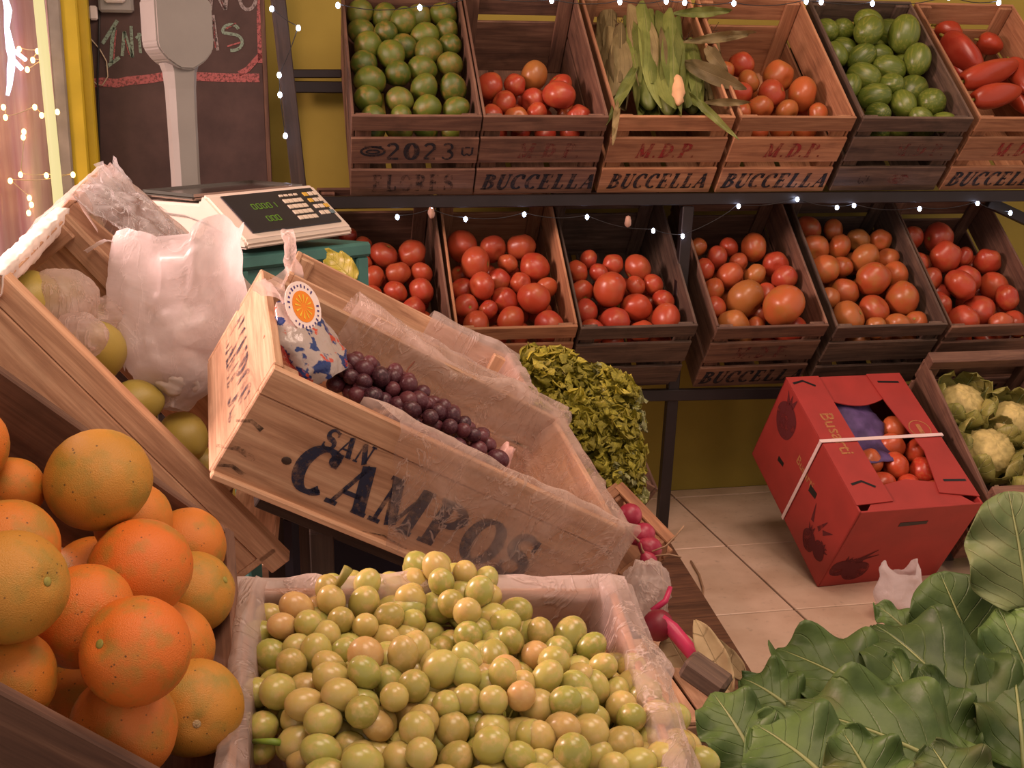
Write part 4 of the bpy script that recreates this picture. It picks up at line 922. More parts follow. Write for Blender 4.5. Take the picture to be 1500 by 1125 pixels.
for i, (u, v, dh, ax, n, yw, lab) in enumerate(specs):
    q, t = on_plane(u, v, GM, GH - .02 + dh)
    bunch('grape_bunch', lab, 'green grape bunches', Matrix.Translation(GM @ q) @ Gx @ Matrix.Rotation(radians(yw + 90), 4, 'Z'), n, ax, .0122, M['grape'], M['stem'], 30 + i)
p0 = on(497, 880, GM, GH - .0); p1 = on(500, 850, GM, GH + .03)
o = part('grape_stalk', tube([p0, p0.lerp(p1, .5) + Vector((-.003, 0, .004)), p1, p1 + Vector((.006, .0, .010))], [.0035, .0034, .0034, .0045], 8), M['stem']); tag(o, 'thick bent grape stalk sticking up from the green grapes', 'stalk')
o = part('grape_stalk', tube([on(372, 1086, GM, GH - .01), on(398, 1086, GM, GH), on(425, 1090, GM, GH - .01)], [.002, .0025, .003], 6), plain('green_stem', (120, 146, 50), .5)); tag(o, 'bright green grape stalk at the edge beside the oranges', 'stalk')
# red grapes in the CAMPOS crate
Kx = KM.to_3x3().to_4x4()
for i, (u, v, h, ax, n, yw, lab) in enumerate([(575, 585, KH - .03, (.075, .05, .034), 95, -8, 'red grape bunch beside the printed bag'), (655, 640, KH - .03, (.080, .048, .034), 95, -5, 'red grape bunch between the other bunch and the twisted pink film'), (530, 560, KH - .035, (.05, .045, .03), 55, 40, 'small red grape bunch half under the printed bag')]):
    q, t = on_plane(u, v, KM, h); bunch('grape_bunch', lab, 'red grape bunches', Matrix.Translation(KM @ q) @ Kx @ Matrix.Rotation(radians(yw), 4, 'Z'), n, ax, .0108, M['grape_p'], M['stem_p'], 60 + i)
for pts_, lab in (([(590, 575), (592, 553), (598, 540), (607, 530)], 'bent brown stalk standing up from the red grapes'), ([(632, 590), (645, 586), (660, 592), (670, 602)], 'thin brown stalk arching over the red grapes')):
    o = part('grape_stalk', tube([on(u, v, KM, KH - .02 + .006 * k) for k, (u, v) in enumerate(pts_)], [.0012] * 4, 6), M['stem_p']); tag(o, lab, 'stalk')
o = crumple('pink_film_twist', 'twisted knot of pinkish film at the lower end of the red grapes', 'plastic', on(733, 678, KM, KH - .03), .012, .012, .026, plain('pink_film', (232, 178, 168), .35), R=Matrix.Rotation(.5, 4, 'Y'), amp=.3, seed=5, nu=20, nv=14)
# printed bag with round label
pbm = NT('printed_bag'); v = pbm.coord(); n1 = pbm.noise(v, 52, 3, .5); n2 = pbm.noise(pbm.coord('Object', (1, 1, 1.3)), 60, 3, .5)
c = pbm.mix(pbm.ramp(n1, [(.54, BW(0)), (.58, BW(1))]), (176, 160, 152), (44, 60, 112)); c = pbm.mix(pbm.ramp(n2, [(.60, BW(0)), (.64, BW(1))]), c, (190, 78, 58)); pbm.base(c); pbm.rough(.2); pbm.bump(pbm.noise(v, 22, 4), .5, .01)
bagp = on(452, 505, KM, KH - .03); bagtop = on(415, 440, KM, KH + .0)
ax_ = (on(478, 545, KM, KH - .025) - on(412, 452, KM, KH + .01)); 
pb = empty('printed_bag', basis(ax_, Kx.to_3x3() @ Vector((0, -.4, 1)), on(444, 500, KM, KH - .01))); tag(pb, 'blue and red printed produce bag with a round orange label', 'bag')
hl = ax_.length / 2
def pbag(u, v):
    th = 2 * pi * v; x = (-1.15 + 2.3 * u) * hl; w = .047 * (min(1, (u + .02) * 2.6)) ** .7 * (1 if u < .85 else 1 - (u - .85) * 2.5); p = Vector((x, w * cos(th), .35 * w * sin(th) + .006)); return p + wrinkle(p, .005, 30, 17)
V, Fc, _ = grid_data(pbag, 30, 28); part('bag_body', mesh_of(V, Fc, smooth=True), pbm.m, pb)
def tuft(u, v): p = Vector((-hl * 1.1 - .035 * u, -.0 + (.006 + .03 * u) * (v - .5) * 2, .012 + .012 * u * sin(9 * v))); return p + wrinkle(p, .006, 60, 3)
V, Fc, _ = grid_data(tuft, 8, 14); part('bag_tuft', mesh_of(V, Fc, smooth=True), M['film2'], pb)
lb = NT('sun_label'); tc = lb.n('ShaderNodeTexCoord'); 
disc = lambda r, z, n=28: mesh_of([(0, 0, z)] + [(r * cos(2 * pi * i / n), r * sin(2 * pi * i / n), z) for i in range(n)], [(0, 1 + i, 1 + (i + 1) % n) for i in range(n)])
lbl = part('round_label', disc(.031, 0), plain('label_white', (244, 222, 214), .4, var=.03), pb, T(-hl * .72, .006, .026) @ Matrix.Rotation(.25, 4, 'Y')); solid(lbl, .001)
o2 = part('sun_print', disc(.0195, .0008), plain('label_orange', (240, 138, 22), .4, var=.05), lbl)
A = Acc()
for i in range(12): A.add([(.004 * cos(i * pi / 6), .004 * sin(i * pi / 6), .0012), (.015 * cos(i * pi / 6 + .08), .015 * sin(i * pi / 6 + .08), .0012), (.015 * cos(i * pi / 6 - .08), .015 * sin(i * pi / 6 - .08), .0012)], [(0, 2, 1)])
part('sun_rays', A.mesh(), plain('label_yellow', (250, 206, 60), .4), lbl)
A = Acc()
for i in range(26):
    a = i * 2 * pi / 26
    if i in (6, 7, 19, 20): continue
    h_ = .0022 * (1 + .5 * ((i * 7) % 3)); A.add([((.0253 - h_ / 2) * cos(a), (.0253 - h_ / 2) * sin(a), .001), ((.0253 + h_ / 2) * cos(a), (.0253 + h_ / 2) * sin(a), .001), ((.0253 + h_ / 2) * cos(a + .09), (.0253 + h_ / 2) * sin(a + .09), .001), ((.0253 - h_ / 2) * cos(a + .09), (.0253 - h_ / 2) * sin(a + .09), .001)], [(0, 1, 2, 3)])
part('label_lettering', A.mesh(), plain('label_blue', (70, 50, 120), .5), lbl)
def netf(u, v): p = Vector((-.6 * hl + 1.3 * hl * u, .036 + .03 * v, .002 + .01 * v)); return p + wrinkle(p, .008, 35, 8)
V, Fc, _ = grid_data(lambda u, v: netf(u, v) * Vector((1, 1, 1)).length / sqrt(3) if False else Vector((netf(u, v).x, -netf(u, v).y, netf(u, v).z)), 14, 6); part('red_netting', mesh_of(V, Fc, smooth=True), film('red_net', (176, 56, 44), lo=.25, hi=.9, sc=40), pb)

# ------------------------------------------------------------------ things under the grapes
DM = frame((.02, 1.04, .13 + .22), -88, 4, 0)
U0 = frame((-.02, 1.075, .0), -87.5, 0, 0)
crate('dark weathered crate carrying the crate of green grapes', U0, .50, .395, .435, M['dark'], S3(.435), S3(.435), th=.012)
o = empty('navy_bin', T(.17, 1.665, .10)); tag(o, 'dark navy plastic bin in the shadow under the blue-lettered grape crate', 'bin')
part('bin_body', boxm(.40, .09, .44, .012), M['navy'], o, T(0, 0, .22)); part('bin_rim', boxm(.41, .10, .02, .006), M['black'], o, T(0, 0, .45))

# ------------------------------------------------------------------ weighing scale
SMx = frame((-.085, 2.145, -.190 + CAMZ), 42.4, 0, 0); k = 1.0
tb = empty('teal_table', T(-.08, 2.46, 0)); tag(tb, 'teal plastic table carrying the weighing scale', 'table')
tt = .864
TB = T(-.015, -.065, 0) @ Matrix.Rotation(radians(42.4), 4, 'Z')
part('table_top', boxm(.36, .36, .03, .006), M['teal'], tb, TB @ T(0, 0, tt - .015))
for s in (-1, 1):
    part('apron', boxm(.30, .045, .016), M['teal'], tb, TB @ T(0, s * .158, tt - .053) @ along_x_vertical()); part('apron', boxm(.30, .045, .016), M['teal'], tb, TB @ T(s * .158, 0, tt - .053) @ along_y_vertical())
    for q in (-1, 1): part('leg', boxm(tt - .13, .034, .034, .004), M['teal'], tb, TB @ T(s * .158, q * .158, (tt - .03 + .10) / 2) @ Matrix.Rotation(pi / 2, 4, 'Y'))
sc = empty('weighing_scale', SMx @ T(.0, .0, -.011) @ Matrix.Rotation(radians(2.0), 4, 'X') @ Matrix.Rotation(radians(-2.2), 4, 'Y')); tag(sc, 'cream electronic weighing scale with a steel pan and display pole', 'scale')
sw, sd = .272, .292
prof = [(.0, .004), (-.004, .010), (-.001, .020), (.006, .025), (.105, .094), (.118, .095), (.126, .078), (sd, .074), (sd, .004)]   # (y,z) side profile
bmx = bmesh.new(); rows = []
for xx in (0, sw): rows.append([bmx.verts.new((xx, y, z)) for y, z in prof])
n_ = len(prof)
for i in range(n_): bmx.faces.new((rows[0][i], rows[0][(i + 1) % n_], rows[1][(i + 1) % n_], rows[1][i]))
bmx.faces.new(rows[0][::-1]); bmx.faces.new(rows[1]); bmesh.ops.recalc_face_normals(bmx, faces=bmx.faces)
bmesh.ops.bevel(bmx, geom=[e for e in bmx.edges], offset=.005, segments=2, affect='EDGES')
part('housing', bm_mesh(bmx), M['cream'], sc)
# panel plane on the slope from (y=.01,z=.036) to (.115,.087)
a_ = math.atan2(.069, .099); pc = T(sw / 2 + .006, .0555, .0595) @ Matrix.Rotation(a_, 4, 'X')
pn = part('keypad_panel', boxm(sw - .045, .106, .003, .001), M['panel'], sc, pc @ T(0, 0, .002))
KEY = boxm(.011, .011, .002, .0006)
for i in range(5):
    for j in range(4): part('key', KEY, M['key'], pn, T(.022 + .0125 * j - .0, .036 - .0165 * i, .002)) if not (i == 0) else part('key', boxm(.009, .006, .002, .0005), M['key'], pn, T(.022 + .0125 * j, .036, .002))
for i in range(4):
    for j in range(3): part('key', KEY, M['keyy'] if (i, j) in ((0, 0), (1, 0), (2, 2)) else (M['keyb'] if (i, j) == (3, 2) else M['key']), pn, T(.084 + .0135 * j, .034 - .019 * i, .002))
def seg7(d, w=.0075, h=.014, t=.0016):
    A = Acc(); on_ = {'0': 'abcdef', '8': 'abcdefg', '1': 'bc'}[d]
    S_ = {'a': (0, h / 2, w, t), 'd': (0, -h / 2, w, t), 'g': (0, 0, w, t), 'b': (w / 2, h / 4, t, h / 2), 'c': (w / 2, -h / 4, t, h / 2), 'e': (-w / 2, -h / 4, t, h / 2), 'f': (-w / 2, h / 4, t, h / 2)}
    for c_ in on_: x, y, a, b = S_[c_]; A.box(x, y, 0, a * .9, b * .9, .0006)
    return A.mesh()
for i, d in enumerate('00001'): part('digit', seg7(d), M['digit'], pn, T(-.062 + .0125 * i, .014, .002))
for i, d in enumerate('000'): part('digit', seg7(d), M['digit'], pn, T(-.052 + .0115 * i, -.022, .002))
part('weighing_pan', boxm(sw + .0, sd - .142, .008, .003), M['metal'], sc, T(sw / 2 - .0, .140 + (sd - .142) / 2 + .0, .0865))
A = Acc()
for x, y, a, b in ((sw / 2, .140, sw, .004), (sw / 2, sd - .002, sw, .004), (.002, .215, .004, .15), (sw - .002, .215, .004, .15)): A.box(x, y, .0925, a, b, .006)
part('pan_rim', A.mesh(), M['metal'], sc)
part('side_groove', tube([(-.0055, .03, .022), (-.0058, .1, .045), (-.0058, .16, .055), (-.0056, .25, .056)], .0012, 5), M['greyplastic'], sc)
# pole and head (turned to the customer side, facing the viewer)
pb_ = atD(272, 262, 2.52); Rz = Matrix.Rotation(radians(30), 4, 'Z')
scI = sc.matrix_basis.inverted()
def polemesh():
    rows = []
    for z, w, d in ((-.06, .060, .040), (.0, .058, .040), (.12, .060, .040), (.19, .062, .042), (.225, .068, .046), (.243, .08, .05)):
        rows.append((z, w, d))
    bmp = bmesh.new(); R_ = []
    for z, w, d in rows:
        c = min(w, d) * .25; pts = [(-w / 2 + c, -d / 2), (w / 2 - c, -d / 2), (w / 2, -d / 2 + c), (w / 2, d / 2 - c), (w / 2 - c, d / 2), (-w / 2 + c, d / 2), (-w / 2, d / 2 - c), (-w / 2, -d / 2 + c)]
        R_.append([bmp.verts.new((x, y, z)) for x, y in pts])
    for a, b in zip(R_[:-1], R_[1:]):
        for i in range(8): bmp.faces.new((a[i], a[(i + 1) % 8], b[(i + 1) % 8], b[i]))
    bmp.faces.new(R_[0][::-1]); bmp.faces.new(R_[-1]); return bm_mesh(bmp)
PM = scI @ Matrix.Translation(pb_) @ Rz
part('display_pole', polemesh(), M['greyplastic'], sc, PM)
hw, hh, c1, c2 = .068, .075, .012, .05
out = [(-hw + c1, hh), (hw - c1, hh), (hw, hh - c1), (hw, -.022), (hw - .003, -.034), (hw - .012, -.046), (hw - .024, -.058), (hw - .042, -.069), (.014, -hh), (-.014, -hh), (-hw + .042, -.069), (-hw + .024, -.058), (-hw + .012, -.046), (-hw + .003, -.034), (-hw, -.022), (-hw, hh - c1)]
bmp = bmesh.new(); f0 = [bmp.verts.new((x, -.030, z)) for x, z in out]; f1 = [bmp.verts.new((x, .034, z)) for x, z in out]
bmp.faces.new(f0); bmp.faces.new(f1[::-1])
for i in range(len(out)): bmp.faces.new((f0[i], f1[i], f1[(i + 1) % len(out)], f0[(i + 1) % len(out)]))
bmesh.ops.recalc_face_normals(bmp, faces=bmp.faces); bmesh.ops.bevel(bmp, geom=bmp.edges[:], offset=.0035, segments=2, affect='EDGES')
part('display_head', bm_mesh(bmp), M['greyplastic'], sc, PM @ T(0, -.004, .305) @ Matrix.Rotation(radians(6), 4, 'Z'))

# ------------------------------------------------------------------ red cardboard box
XM = CM((1.195, 2.837, -.832), -85.6, 32.5, -1.4); XL, XW, XH = .443, .33, .283
rb = empty('cardboard_box', XM); tag(rb, 'red printed cardboard fruit box tied with a white strap on the tiles', 'box')
t_ = .005; RC = M['redcard']
part('bottom_panel', boxm(XL, XW, t_, .001), RC, rb, T(XL / 2, XW / 2, t_ / 2))
sdl = part('side_panel', boxm(XL, XH, t_, .001), RC, rb, T(XL / 2, t_ / 2, XH / 2) @ along_x_vertical())
sdr = part('side_panel', boxm(XL, XH, t_, .001), RC, rb, T(XL / 2, XW - t_ / 2, XH / 2) @ along_x_vertical())
epf = part('end_panel', boxm(XW, XH, t_, .001), RC, rb, T(XL - t_ / 2, XW / 2, XH / 2) @ along_y_vertical())
epb = part('end_panel', boxm(XW, XH, t_, .001), RC, rb, T(t_ / 2, XW / 2, XH / 2) @ along_y_vertical())
def poly(pts, z, t=.003):
    n = len(pts); V = [(x, y, z) for x, y in pts] + [(x, y, z + t) for x, y in pts]
    return mesh_of(V, [tuple(range(n))[::-1], tuple(range(n, 2 * n))] + [(i, (i + 1) % n, n + (i + 1) % n, n + i) for i in range(n)])
fl1 = part('top_flap', poly([(.0, 0), (XL - .02, 0), (XL - .025, .098), (.0, .092)], XH), RC, rb)
fl2 = part('top_flap', poly([(.0, XW), (.0, XW - .098), (.11, XW - .092), (.27, XW - .07), (XL - .04, XW - .10), (XL - .02, XW)], XH), RC, rb)
part('top_flap', poly([(.003, .085)] + [(.085 + .022 * sin(pi * i / 10), .085 + (XW - .17) * i / 10) for i in range(11)] + [(.003, XW - .085)], XH - .004), RC, rb)
part('top_flap', poly([(XL - .003, .02), (XL - .003, XW - .02), (XL - .075, XW - .09), (XL - .09, XW / 2), (XL - .075, .09)], XH - .004), RC, rb)
slot = lambda l, w: poly([(-l / 2, -w / 2), (l / 2, -w / 2 + .003), (l / 2, w / 2), (-l / 2, w / 2)], 0, .0008)
part('hand_hole', slot(.075, .014), M['black'], epf, T(-.0, .085, t_ / 2))
part('hand_hole', slot(.035, .02), M['black'], sdl, T(.055, .02, t_ / 2) @ Matrix.Rotation(radians(8), 4, 'Z'))
part('hand_hole', slot(.03, .014), M['black'], sdl, T(-.1, -.04, t_ / 2) @ Matrix.Rotation(radians(8), 4, 'Z'))
for fx, px_, py_ in ((fl1, XL - .075, .045), (fl1, .03, .04), (fl2, XL - .075, XW - .04), (fl2, .03, XW - .05)):
    A = Acc(); stroke(A, [(-.006, -.03), (-.014, .0), (.006, .028)] if fx is fl1 else [(.0, -.03), (.004, .03)], .007); part('lock_slot', mesh_of(A.v, A.f), M['black'], fx, T(px_, py_, XH + .0036))
# prints: pomegranates
def pome(s):
    A = Acc(); V = [(0, 0, 0)] + [(s * cos(a) * (1 + .05 * sin(3 * a)), s * sin(a), 0) for a in [2 * pi * i / 24 for i in range(24)]]; A.add(V, [(0, 1 + i, 1 + (i + 1) % 24) for i in range(24)])
    for d in (-.35, 0, .35): stroke(A, [(d * s * .5, s * .9), (d * s * 1.4, s * 1.5)], s * .35, s * .05)
    return mesh_of(A.v, A.f)
for pan, x, y, s, r in ((sdl, -.15, .06, .05, .2), (sdl, .12, -.085, .03, .3), (sdl, .165, -.07, .026, -.6), (epf, -.13, -.07, .03, -.4), (epf, -.085, -.085, .036, .2)):
    part('fruit_print', pome(s), M['redprint'], pan, T(x, y, t_ / 2 + .0006 + .0002 * s) @ Matrix.Rotation(r, 4, 'Z'))
lfp = Acc()
for x, y, a, l in ((.13, -.03, 1.2, .05), (.15, -.02, .8, .045), (.10, -.035, 1.9, .05), (.16, -.045, .2, .03)): stroke(lfp, [(x, y), (x + cos(a) * l * .5, y + sin(a) * l * .5), (x + cos(a) * l, y + sin(a) * l)], .014, .002)
part('leaf_print', mesh_of(lfp.v, lfp.f), M['redprint'], sdl, T(0, 0, t_ / 2 + .0006))
lfp = Acc()
for x, y, a, l in ((-.10, -.045, .3, .06), (-.09, -.04, .7, .05)): stroke(lfp, [(x, y), (x + cos(a) * l * .5, y + sin(a) * l * .5), (x + cos(a) * l, y + sin(a) * l)], .014, .002)
part('leaf_print', mesh_of(lfp.v, lfp.f), M['redprint'], epf, T(0, 0, t_ / 2 + .0006))
part('brand_lettering', textmesh('Busarti', .05, .0006), M['gold'], fl1, T(.20, .05, XH + .0036) @ Matrix.Rotation(0.0, 4, 'Z') @ Matrix.Scale(-1, 4, (0, 0, 1)) @ Matrix.Rotation(pi, 4, 'X') @ Matrix.Scale(-1, 4, (1, 0, 0)) @ Matrix.Rotation(pi, 4, 'Z') if False else T(.20, .05, XH + .0036))
part('brand_lettering', textmesh('Busarti', .035, .0006), M['gold'], sdl, T(.0, .03, t_ / 2 + .0006))
A = Acc(); stroke(A, arc(0, 0, .028, .028, 0, 360, 24), .003); stroke(A, [(-.016, 0), (.016, 0)], .012); part('seal_print', mesh_of(A.v, A.f), M['gold'], fl2, T(.20, XW - .045, XH + .0036))
A = Acc(); sx_ = .225
A.box(sx_, XW / 2, XH + .006, .010, XW + .012, .0014); A.box(sx_, -.0035, XH / 2 + .003, .010, .0014, XH + .006); A.box(sx_, XW + .0035, XH / 2 + .003, .010, .0014, XH + .006)
part('strap', A.mesh(), M['strap'], rb)
def purp(u, v): p = Vector((.03 + .25 * u, .07 + (XW - .18) * v, XH - .035 + .015 * sin(pi * v) - .010 * u)); return p + wrinkle(p, .016, 13, 44)
V, Fc, _ = grid_data(purp, 24, 18)
o = part('purple_paper', mesh_of(V, Fc, smooth=True), M['purple'], None, XM); tag(o, 'crumpled purple wrapping paper inside the red box', 'paper'); solid(o, .001)
AP = []
for u, v, r in [(1310, 630, 16), (1322, 658, 16), (1286, 684, 17), (1315, 684, 17), (1300, 704, 16), (1342, 688, 17), (1330, 712, 16), (1352, 712, 15), (1355, 662, 15)]:
    q, t = on_plane(u, v, XM, XH - .05); AP.append([q, r * 1.25 / FPX * t, .5])
relax(AP, (XL, XW, XH), 60)
for i, (q, r, w_) in enumerate(AP):
    q.z = min(q.z, XH - r - .006); o = part('apple', TOM[1 + 2 * (i % 3)], M['apple'], None, Matrix.Translation(XM @ q) @ randrot() @ Matrix.Scale(r, 4)); tag(o, 'red apple showing in the opening of the red cardboard box', 'apple', 'apples in the red box')
# what the tilted box leans on: a small wedge crate behind it
o = part('support_block', boxm(.13, .12, .16, .004), M['dark'], None, T(1.42, 2.76, .08)); tag(o, 'dark wooden block propping up the red cardboard box', 'block')

# ------------------------------------------------------------------ cauliflower crate
bt = Vector((1.60, 2.70, -.56 + CAMZ)); CF = frame((0, 0, 0), -91, 38.6)
CL, CW, CH = .46, .31, .235
CFM = Matrix.Translation(bt - CF.to_3x3() @ Vector((0, 0, CH))) @ CF
cc = crate('brown wooden crate of cauliflowers leaning beside the red box', CFM, CL, CW, CH, M['brown'], [(.0, .07), (.09, .15), (.17, CH)], [(0, .105), (.125, CH)], rail=(.035, .03), th=.01)
ebk = [c_ for c_ in cc.children if c_.name.startswith('end_slat')][1]
part('lettering', lettering('BUCCELLA', .03, .8, .2, .1, size_to=.2), M['ink_black'], ebk, T(0, 0.0, .0058))
stand('dark trestle propping up the cauliflower crate', CFM, CL, CW, xs=(.06, -.1), ground=0)
def cauliflower(c, r, seed, label):
    root = tag(empty('cauliflower', Matrix.Translation(c) @ CF), label, 'cauliflower'); rnd = random.Random(seed)
    def fn(n):
        k = .9 + .16 * abs(fbm(n, 4.5, seed)) + .06 * abs(fbm(n, 11, seed)); return Vector((n.x, n.y, n.z * .8)) * r * k
    part('curd', mesh_of(*sphere_data(fn, 44, 28), smooth=True), M['curd'], root)
    for i in range(7):
        a = i * 2 * pi / 7 + rnd.uniform(-.3, .3); me, rib, f_ = leaf_mesh(r * 2.4, r * 1.6, seed * 10 + i, curl=-2.2, ruffle=.05, cup=.3, shape='chard', nu=12, nv=8)
        m_ = Matrix.Rotation(a, 4, 'Z') @ T(r * .45, 0, -r * .8) @ Matrix.Rotation(radians(-6), 4, 'Y')
        lf = solid(part('leaf', me, M['cauli'], root, m_), .0015); part('rib', tube(rib[:10], [r * .09 * (1 - k / 14) for k in range(10)], 6), M['rib'], lf)
CQ = []
for i, (u, v, r, lab) in enumerate([(1455, 612, .058, 'cauliflower with a purplish grey top near the back of the crate'), (1468, 668, .066, 'creamy cauliflower in the middle of the leaning crate'), (1500, 725, .062, 'yellow cauliflower lowest in the leaning crate'), (1530, 630, .06, 'cauliflower half hidden at the side of the leaning crate')]):
    q, t = on_plane(u, v, CFM, CH - .07); CQ.append([q, r * 1.12, .5, lab, r])
relax(CQ, (CL, CW, CH), 60, .034)
for i, (q, r1, w_, lab, r) in enumerate(CQ): cauliflower(CFM @ q, r, i + 1, lab)

# ------------------------------------------------------------------ lettuces
TM_ = frame((.33, 2.10, .47), 2, 32, 14)
crate('wooden crate under the heap of frilly lettuces', TM_, .34, .30, .13, M['brown'], S2(.13), S2(.13))
stand('dark trestle under the lettuce crate', TM_, .34, .30, ground=.10)
LTM = []
for s in range(6):
    me, rib, f_ = leaf_mesh(1.0, 1.15, 100 + s, curl=.5, ruffle=.075, cup=.25, nu=14, nv=22, shape='fan', wave=14)
    rnd = random.Random(s)
    for v_ in me.vertices:
        u_ = v_.co.x; e = max(0, (u_ - .45)) * 2; v_.co += Vector((0, 0, 1)) * (e * .2 * sin(v_.co.y * 26 + v_.co.x * 9 + s)) + Vector((fbm(v_.co, 7, s), fbm(v_.co, 7, s + 4), fbm(v_.co, 7, s + 9))) * .13 * e
    me.update(); LTM.append(me)
def lettuce(c, r, seed, label, axis, n=150, pale=.0):
    Mx = Matrix.Translation(c) @ Vector(axis).to_track_quat('Z', 'Y').to_matrix().to_4x4(); root = tag(empty('lettuce', Mx), label, 'lettuce', 'frilly lettuces'); rnd = random.Random(seed)
    part('heart', mesh_of(*sphere_data(lambda n: Vector((n.x, n.y, n.z)) * r * .72, 14, 10), smooth=True), M['lettuce'], root)
    for i in range(n):
        a = i * 2.39996; el = radians(84 - 100 * (i / n) ** .85); l = r * rnd.uniform(.40, .55)
        m_ = Matrix.Rotation(a, 4, 'Z') @ Matrix.Rotation(-el, 4, 'Y') @ T(r * .60, 0, 0) @ Matrix.Rotation(rnd.uniform(-1.2, .9), 4, 'Y') @ Matrix.Rotation(rnd.uniform(-.8, .8), 4, 'X') @ Matrix.Scale(l, 4)
        part('leaf', rnd.choice(LTM), M['lettuce_w'] if ((Mx.to_3x3() @ m_.to_3x3() @ Vector((1, 0, 0))).normalized().x > .5 and i > n * .25 and rnd.random() < pale * 2.2) else M['lettuce'], root, m_)
lts = [((800, 592), 2.08, .098, (-.1, -.5, .8), 'frilly green lettuce highest in the heap beside the tomato crates', .0), ((868, 606), 2.10, .088, (.5, -.4, .7), 'lettuce with pale leaf bases facing the aisle', .3), ((868, 662), 2.02, .088, (.4, -.5, .7), 'frilly lettuce in the middle of the heap', .08), ((884, 712), 1.98, .070, (.6, -.4, .6), 'lettuce lowest in the heap above the radishes', .2), ((812, 650), 1.98, .09, (-.2, -.6, .7), 'frilly lettuce pressed against the milky film', 0)]
for i, ((u, v), d, r, ax, lab, pl) in enumerate(lts): lettuce(atD(u, v, d), r, i, lab, ax, pale=pl)

# ------------------------------------------------------------------ radishes, beet, husks by the aisle
RM = basis(atD(983, 793, 1.80) - atD(905, 712, 1.86), (-.35, -.35, .9), atD(905, 712, 1.86))
rl = (atD(983, 793, 1.80) - atD(905, 712, 1.86)).length
rc = tag(empty('small_crate', RM), 'small tilted pine crate of pink radishes below the lettuces', 'crate')
part('side_slat', boxm(rl, .018, .012), M['pine'], rc, T(rl / 2, 0, 0)); part('side_slat', boxm(rl, .022, .008), M['pine'], rc, T(rl / 2, -.002, -.045))
part('end_slat', boxm(.10, .02, .010), M['pine'], rc, T(.004, -.05, .0) @ along_y_flat()); part('end_slat', boxm(.10, .06, .008), M['pine'], rc, T(.006, -.05, -.035) @ along_y_vertical())
part('end_slat', boxm(.10, .045, .008), M['pine'], rc, T(rl - .008, -.05, -.02) @ along_y_vertical())
part('floor_slat', boxm(rl, .10, .006), M['pine'], rc, T(rl / 2, -.055, -.062)); part('corner_post', boxm(.06, .018, .018), M['pine'], rc, T(.012, -.012, -.03) @ Matrix.Rotation(pi / 2, 4, 'Y')); part('corner_post', boxm(.06, .018, .018), M['pine'], rc, T(rl - .012, -.012, -.03) @ Matrix.Rotation(pi / 2, 4, 'Y'))
RAD = mesh_of(*sphere_data(lambda n: Vector((n.x, n.y, n.z * 1.05 + (.0 if n.z > -.8 else (n.z + .8) * 1.5))), 18, 12), smooth=True)
for i, (u, v, d, r, lab) in enumerate([(922, 756, 1.76, .019, 'round pink radish nearest the top corner of the small crate'), (942, 783, 1.75, .018, 'pink radish between two others in the small crate'), (903, 782, 1.74, .014, 'small pink radish against the plastic film'), (953, 803, 1.73, .017, 'pink radish at the low end of the small crate'), (950, 822, 1.70, .013, 'dark pink radish hanging below the small crate')]):
    rt = tag(empty('radish', Matrix.Translation(atD(u, v, d)) @ Matrix.Rotation(.6 + i * .5, 4, 'Y') @ Matrix.Rotation(i, 4, 'Z')), lab, 'radish', 'radishes'); part('bulb', RAD, M['radish'], rt, Matrix.Scale(r, 4))
    part('root', tube([(0, 0, -r), (.003, .002, -r * 1.8), (.01, .004, -r * 2.8)], [.003, .0015, .0005], 6), M['root'], rt)
for i, (pts_, lab) in enumerate([([(955, 808), (975, 800), (990, 785), (1002, 770)], 'hairy root sprouting from the radish crate'), ([(955, 815), (980, 812), (998, 816)], 'thin pale root lying level below the radish crate'), ([(968, 830), (972, 860), (975, 890)], 'thin root dangling by the white bag')]):
    o = part('root_fibre', tube([atD(u, v, 1.70) for u, v in pts_], .0013, 5), M['root']); tag(o, lab, 'root')
o = part('floor_stalk', tube([atZ(u, v, .004) for u, v in [(1012, 822), (1024, 842), (1030, 862), (1029, 886)]], .003, 5), M['root']); tag(o, 'thin dry stalk lying on the floor tiles', 'stalk')
crumple('bag_end', 'milky end of a plastic bag bulging beside the blue-lettered grape crate', 'bag', atD(945, 872, 1.45), .030, .035, .045, M['film2'], amp=.2, seed=6)
bt_ = tag(empty('beetroot', Matrix.Translation(atD(964, 916, 1.38)) @ Matrix.Rotation(.7, 4, 'X')), 'dark red beetroot with bright pink stems', 'beetroot')
part('bulb', RAD, M['beet'], bt_, Matrix.Scale(.019, 4))
o = part('stalk', tube([atD(968, 905, 1.37), atD(985, 922, 1.37), atD(1015, 958, 1.34), atD(1042, 990, 1.30), atD(1058, 1008, 1.28)], [.006, .0095, .009, .008, .003], 8), M['pinkstem'], bt_); o.matrix_basis = bt_.matrix_basis.inverted()
o = part('stalk', tube([atD(955, 895, 1.40), atD(975, 880, 1.40), atD(982, 860, 1.41)], [.004, .004, .003], 7), M['pinkstem'], bt_); o.matrix_basis = bt_.matrix_basis.inverted()
for i, (b_, e_, d, w, lab) in enumerate([((1072, 1018), (1017, 905), 1.29, .033, 'pale dry corn husk standing up beside the pink stem'), ((1098, 1000), (1030, 925), 1.42, .03, 'pale dry corn husk lying on the brown platform edge'), ((1010, 985), (975, 925), 1.36, .045, 'cream dry husk under the pink stem')]):
    p, q = (atZ(*b_, .108), atZ(*e_, .125)) if i == 1 else (atD(*b_, d), atD(*e_, d + .03)); me, rib, f_ = leaf_mesh((q - p).length, w * (1.3 if i == 1 else 1), 200 + i, curl=.3, ruffle=.03, cup=.3, shape='blade'); o = solid(part('corn_husk', me, M['husk'], None, basis(q - p, CP - p, p)), .001); tag(o, lab, 'husk')
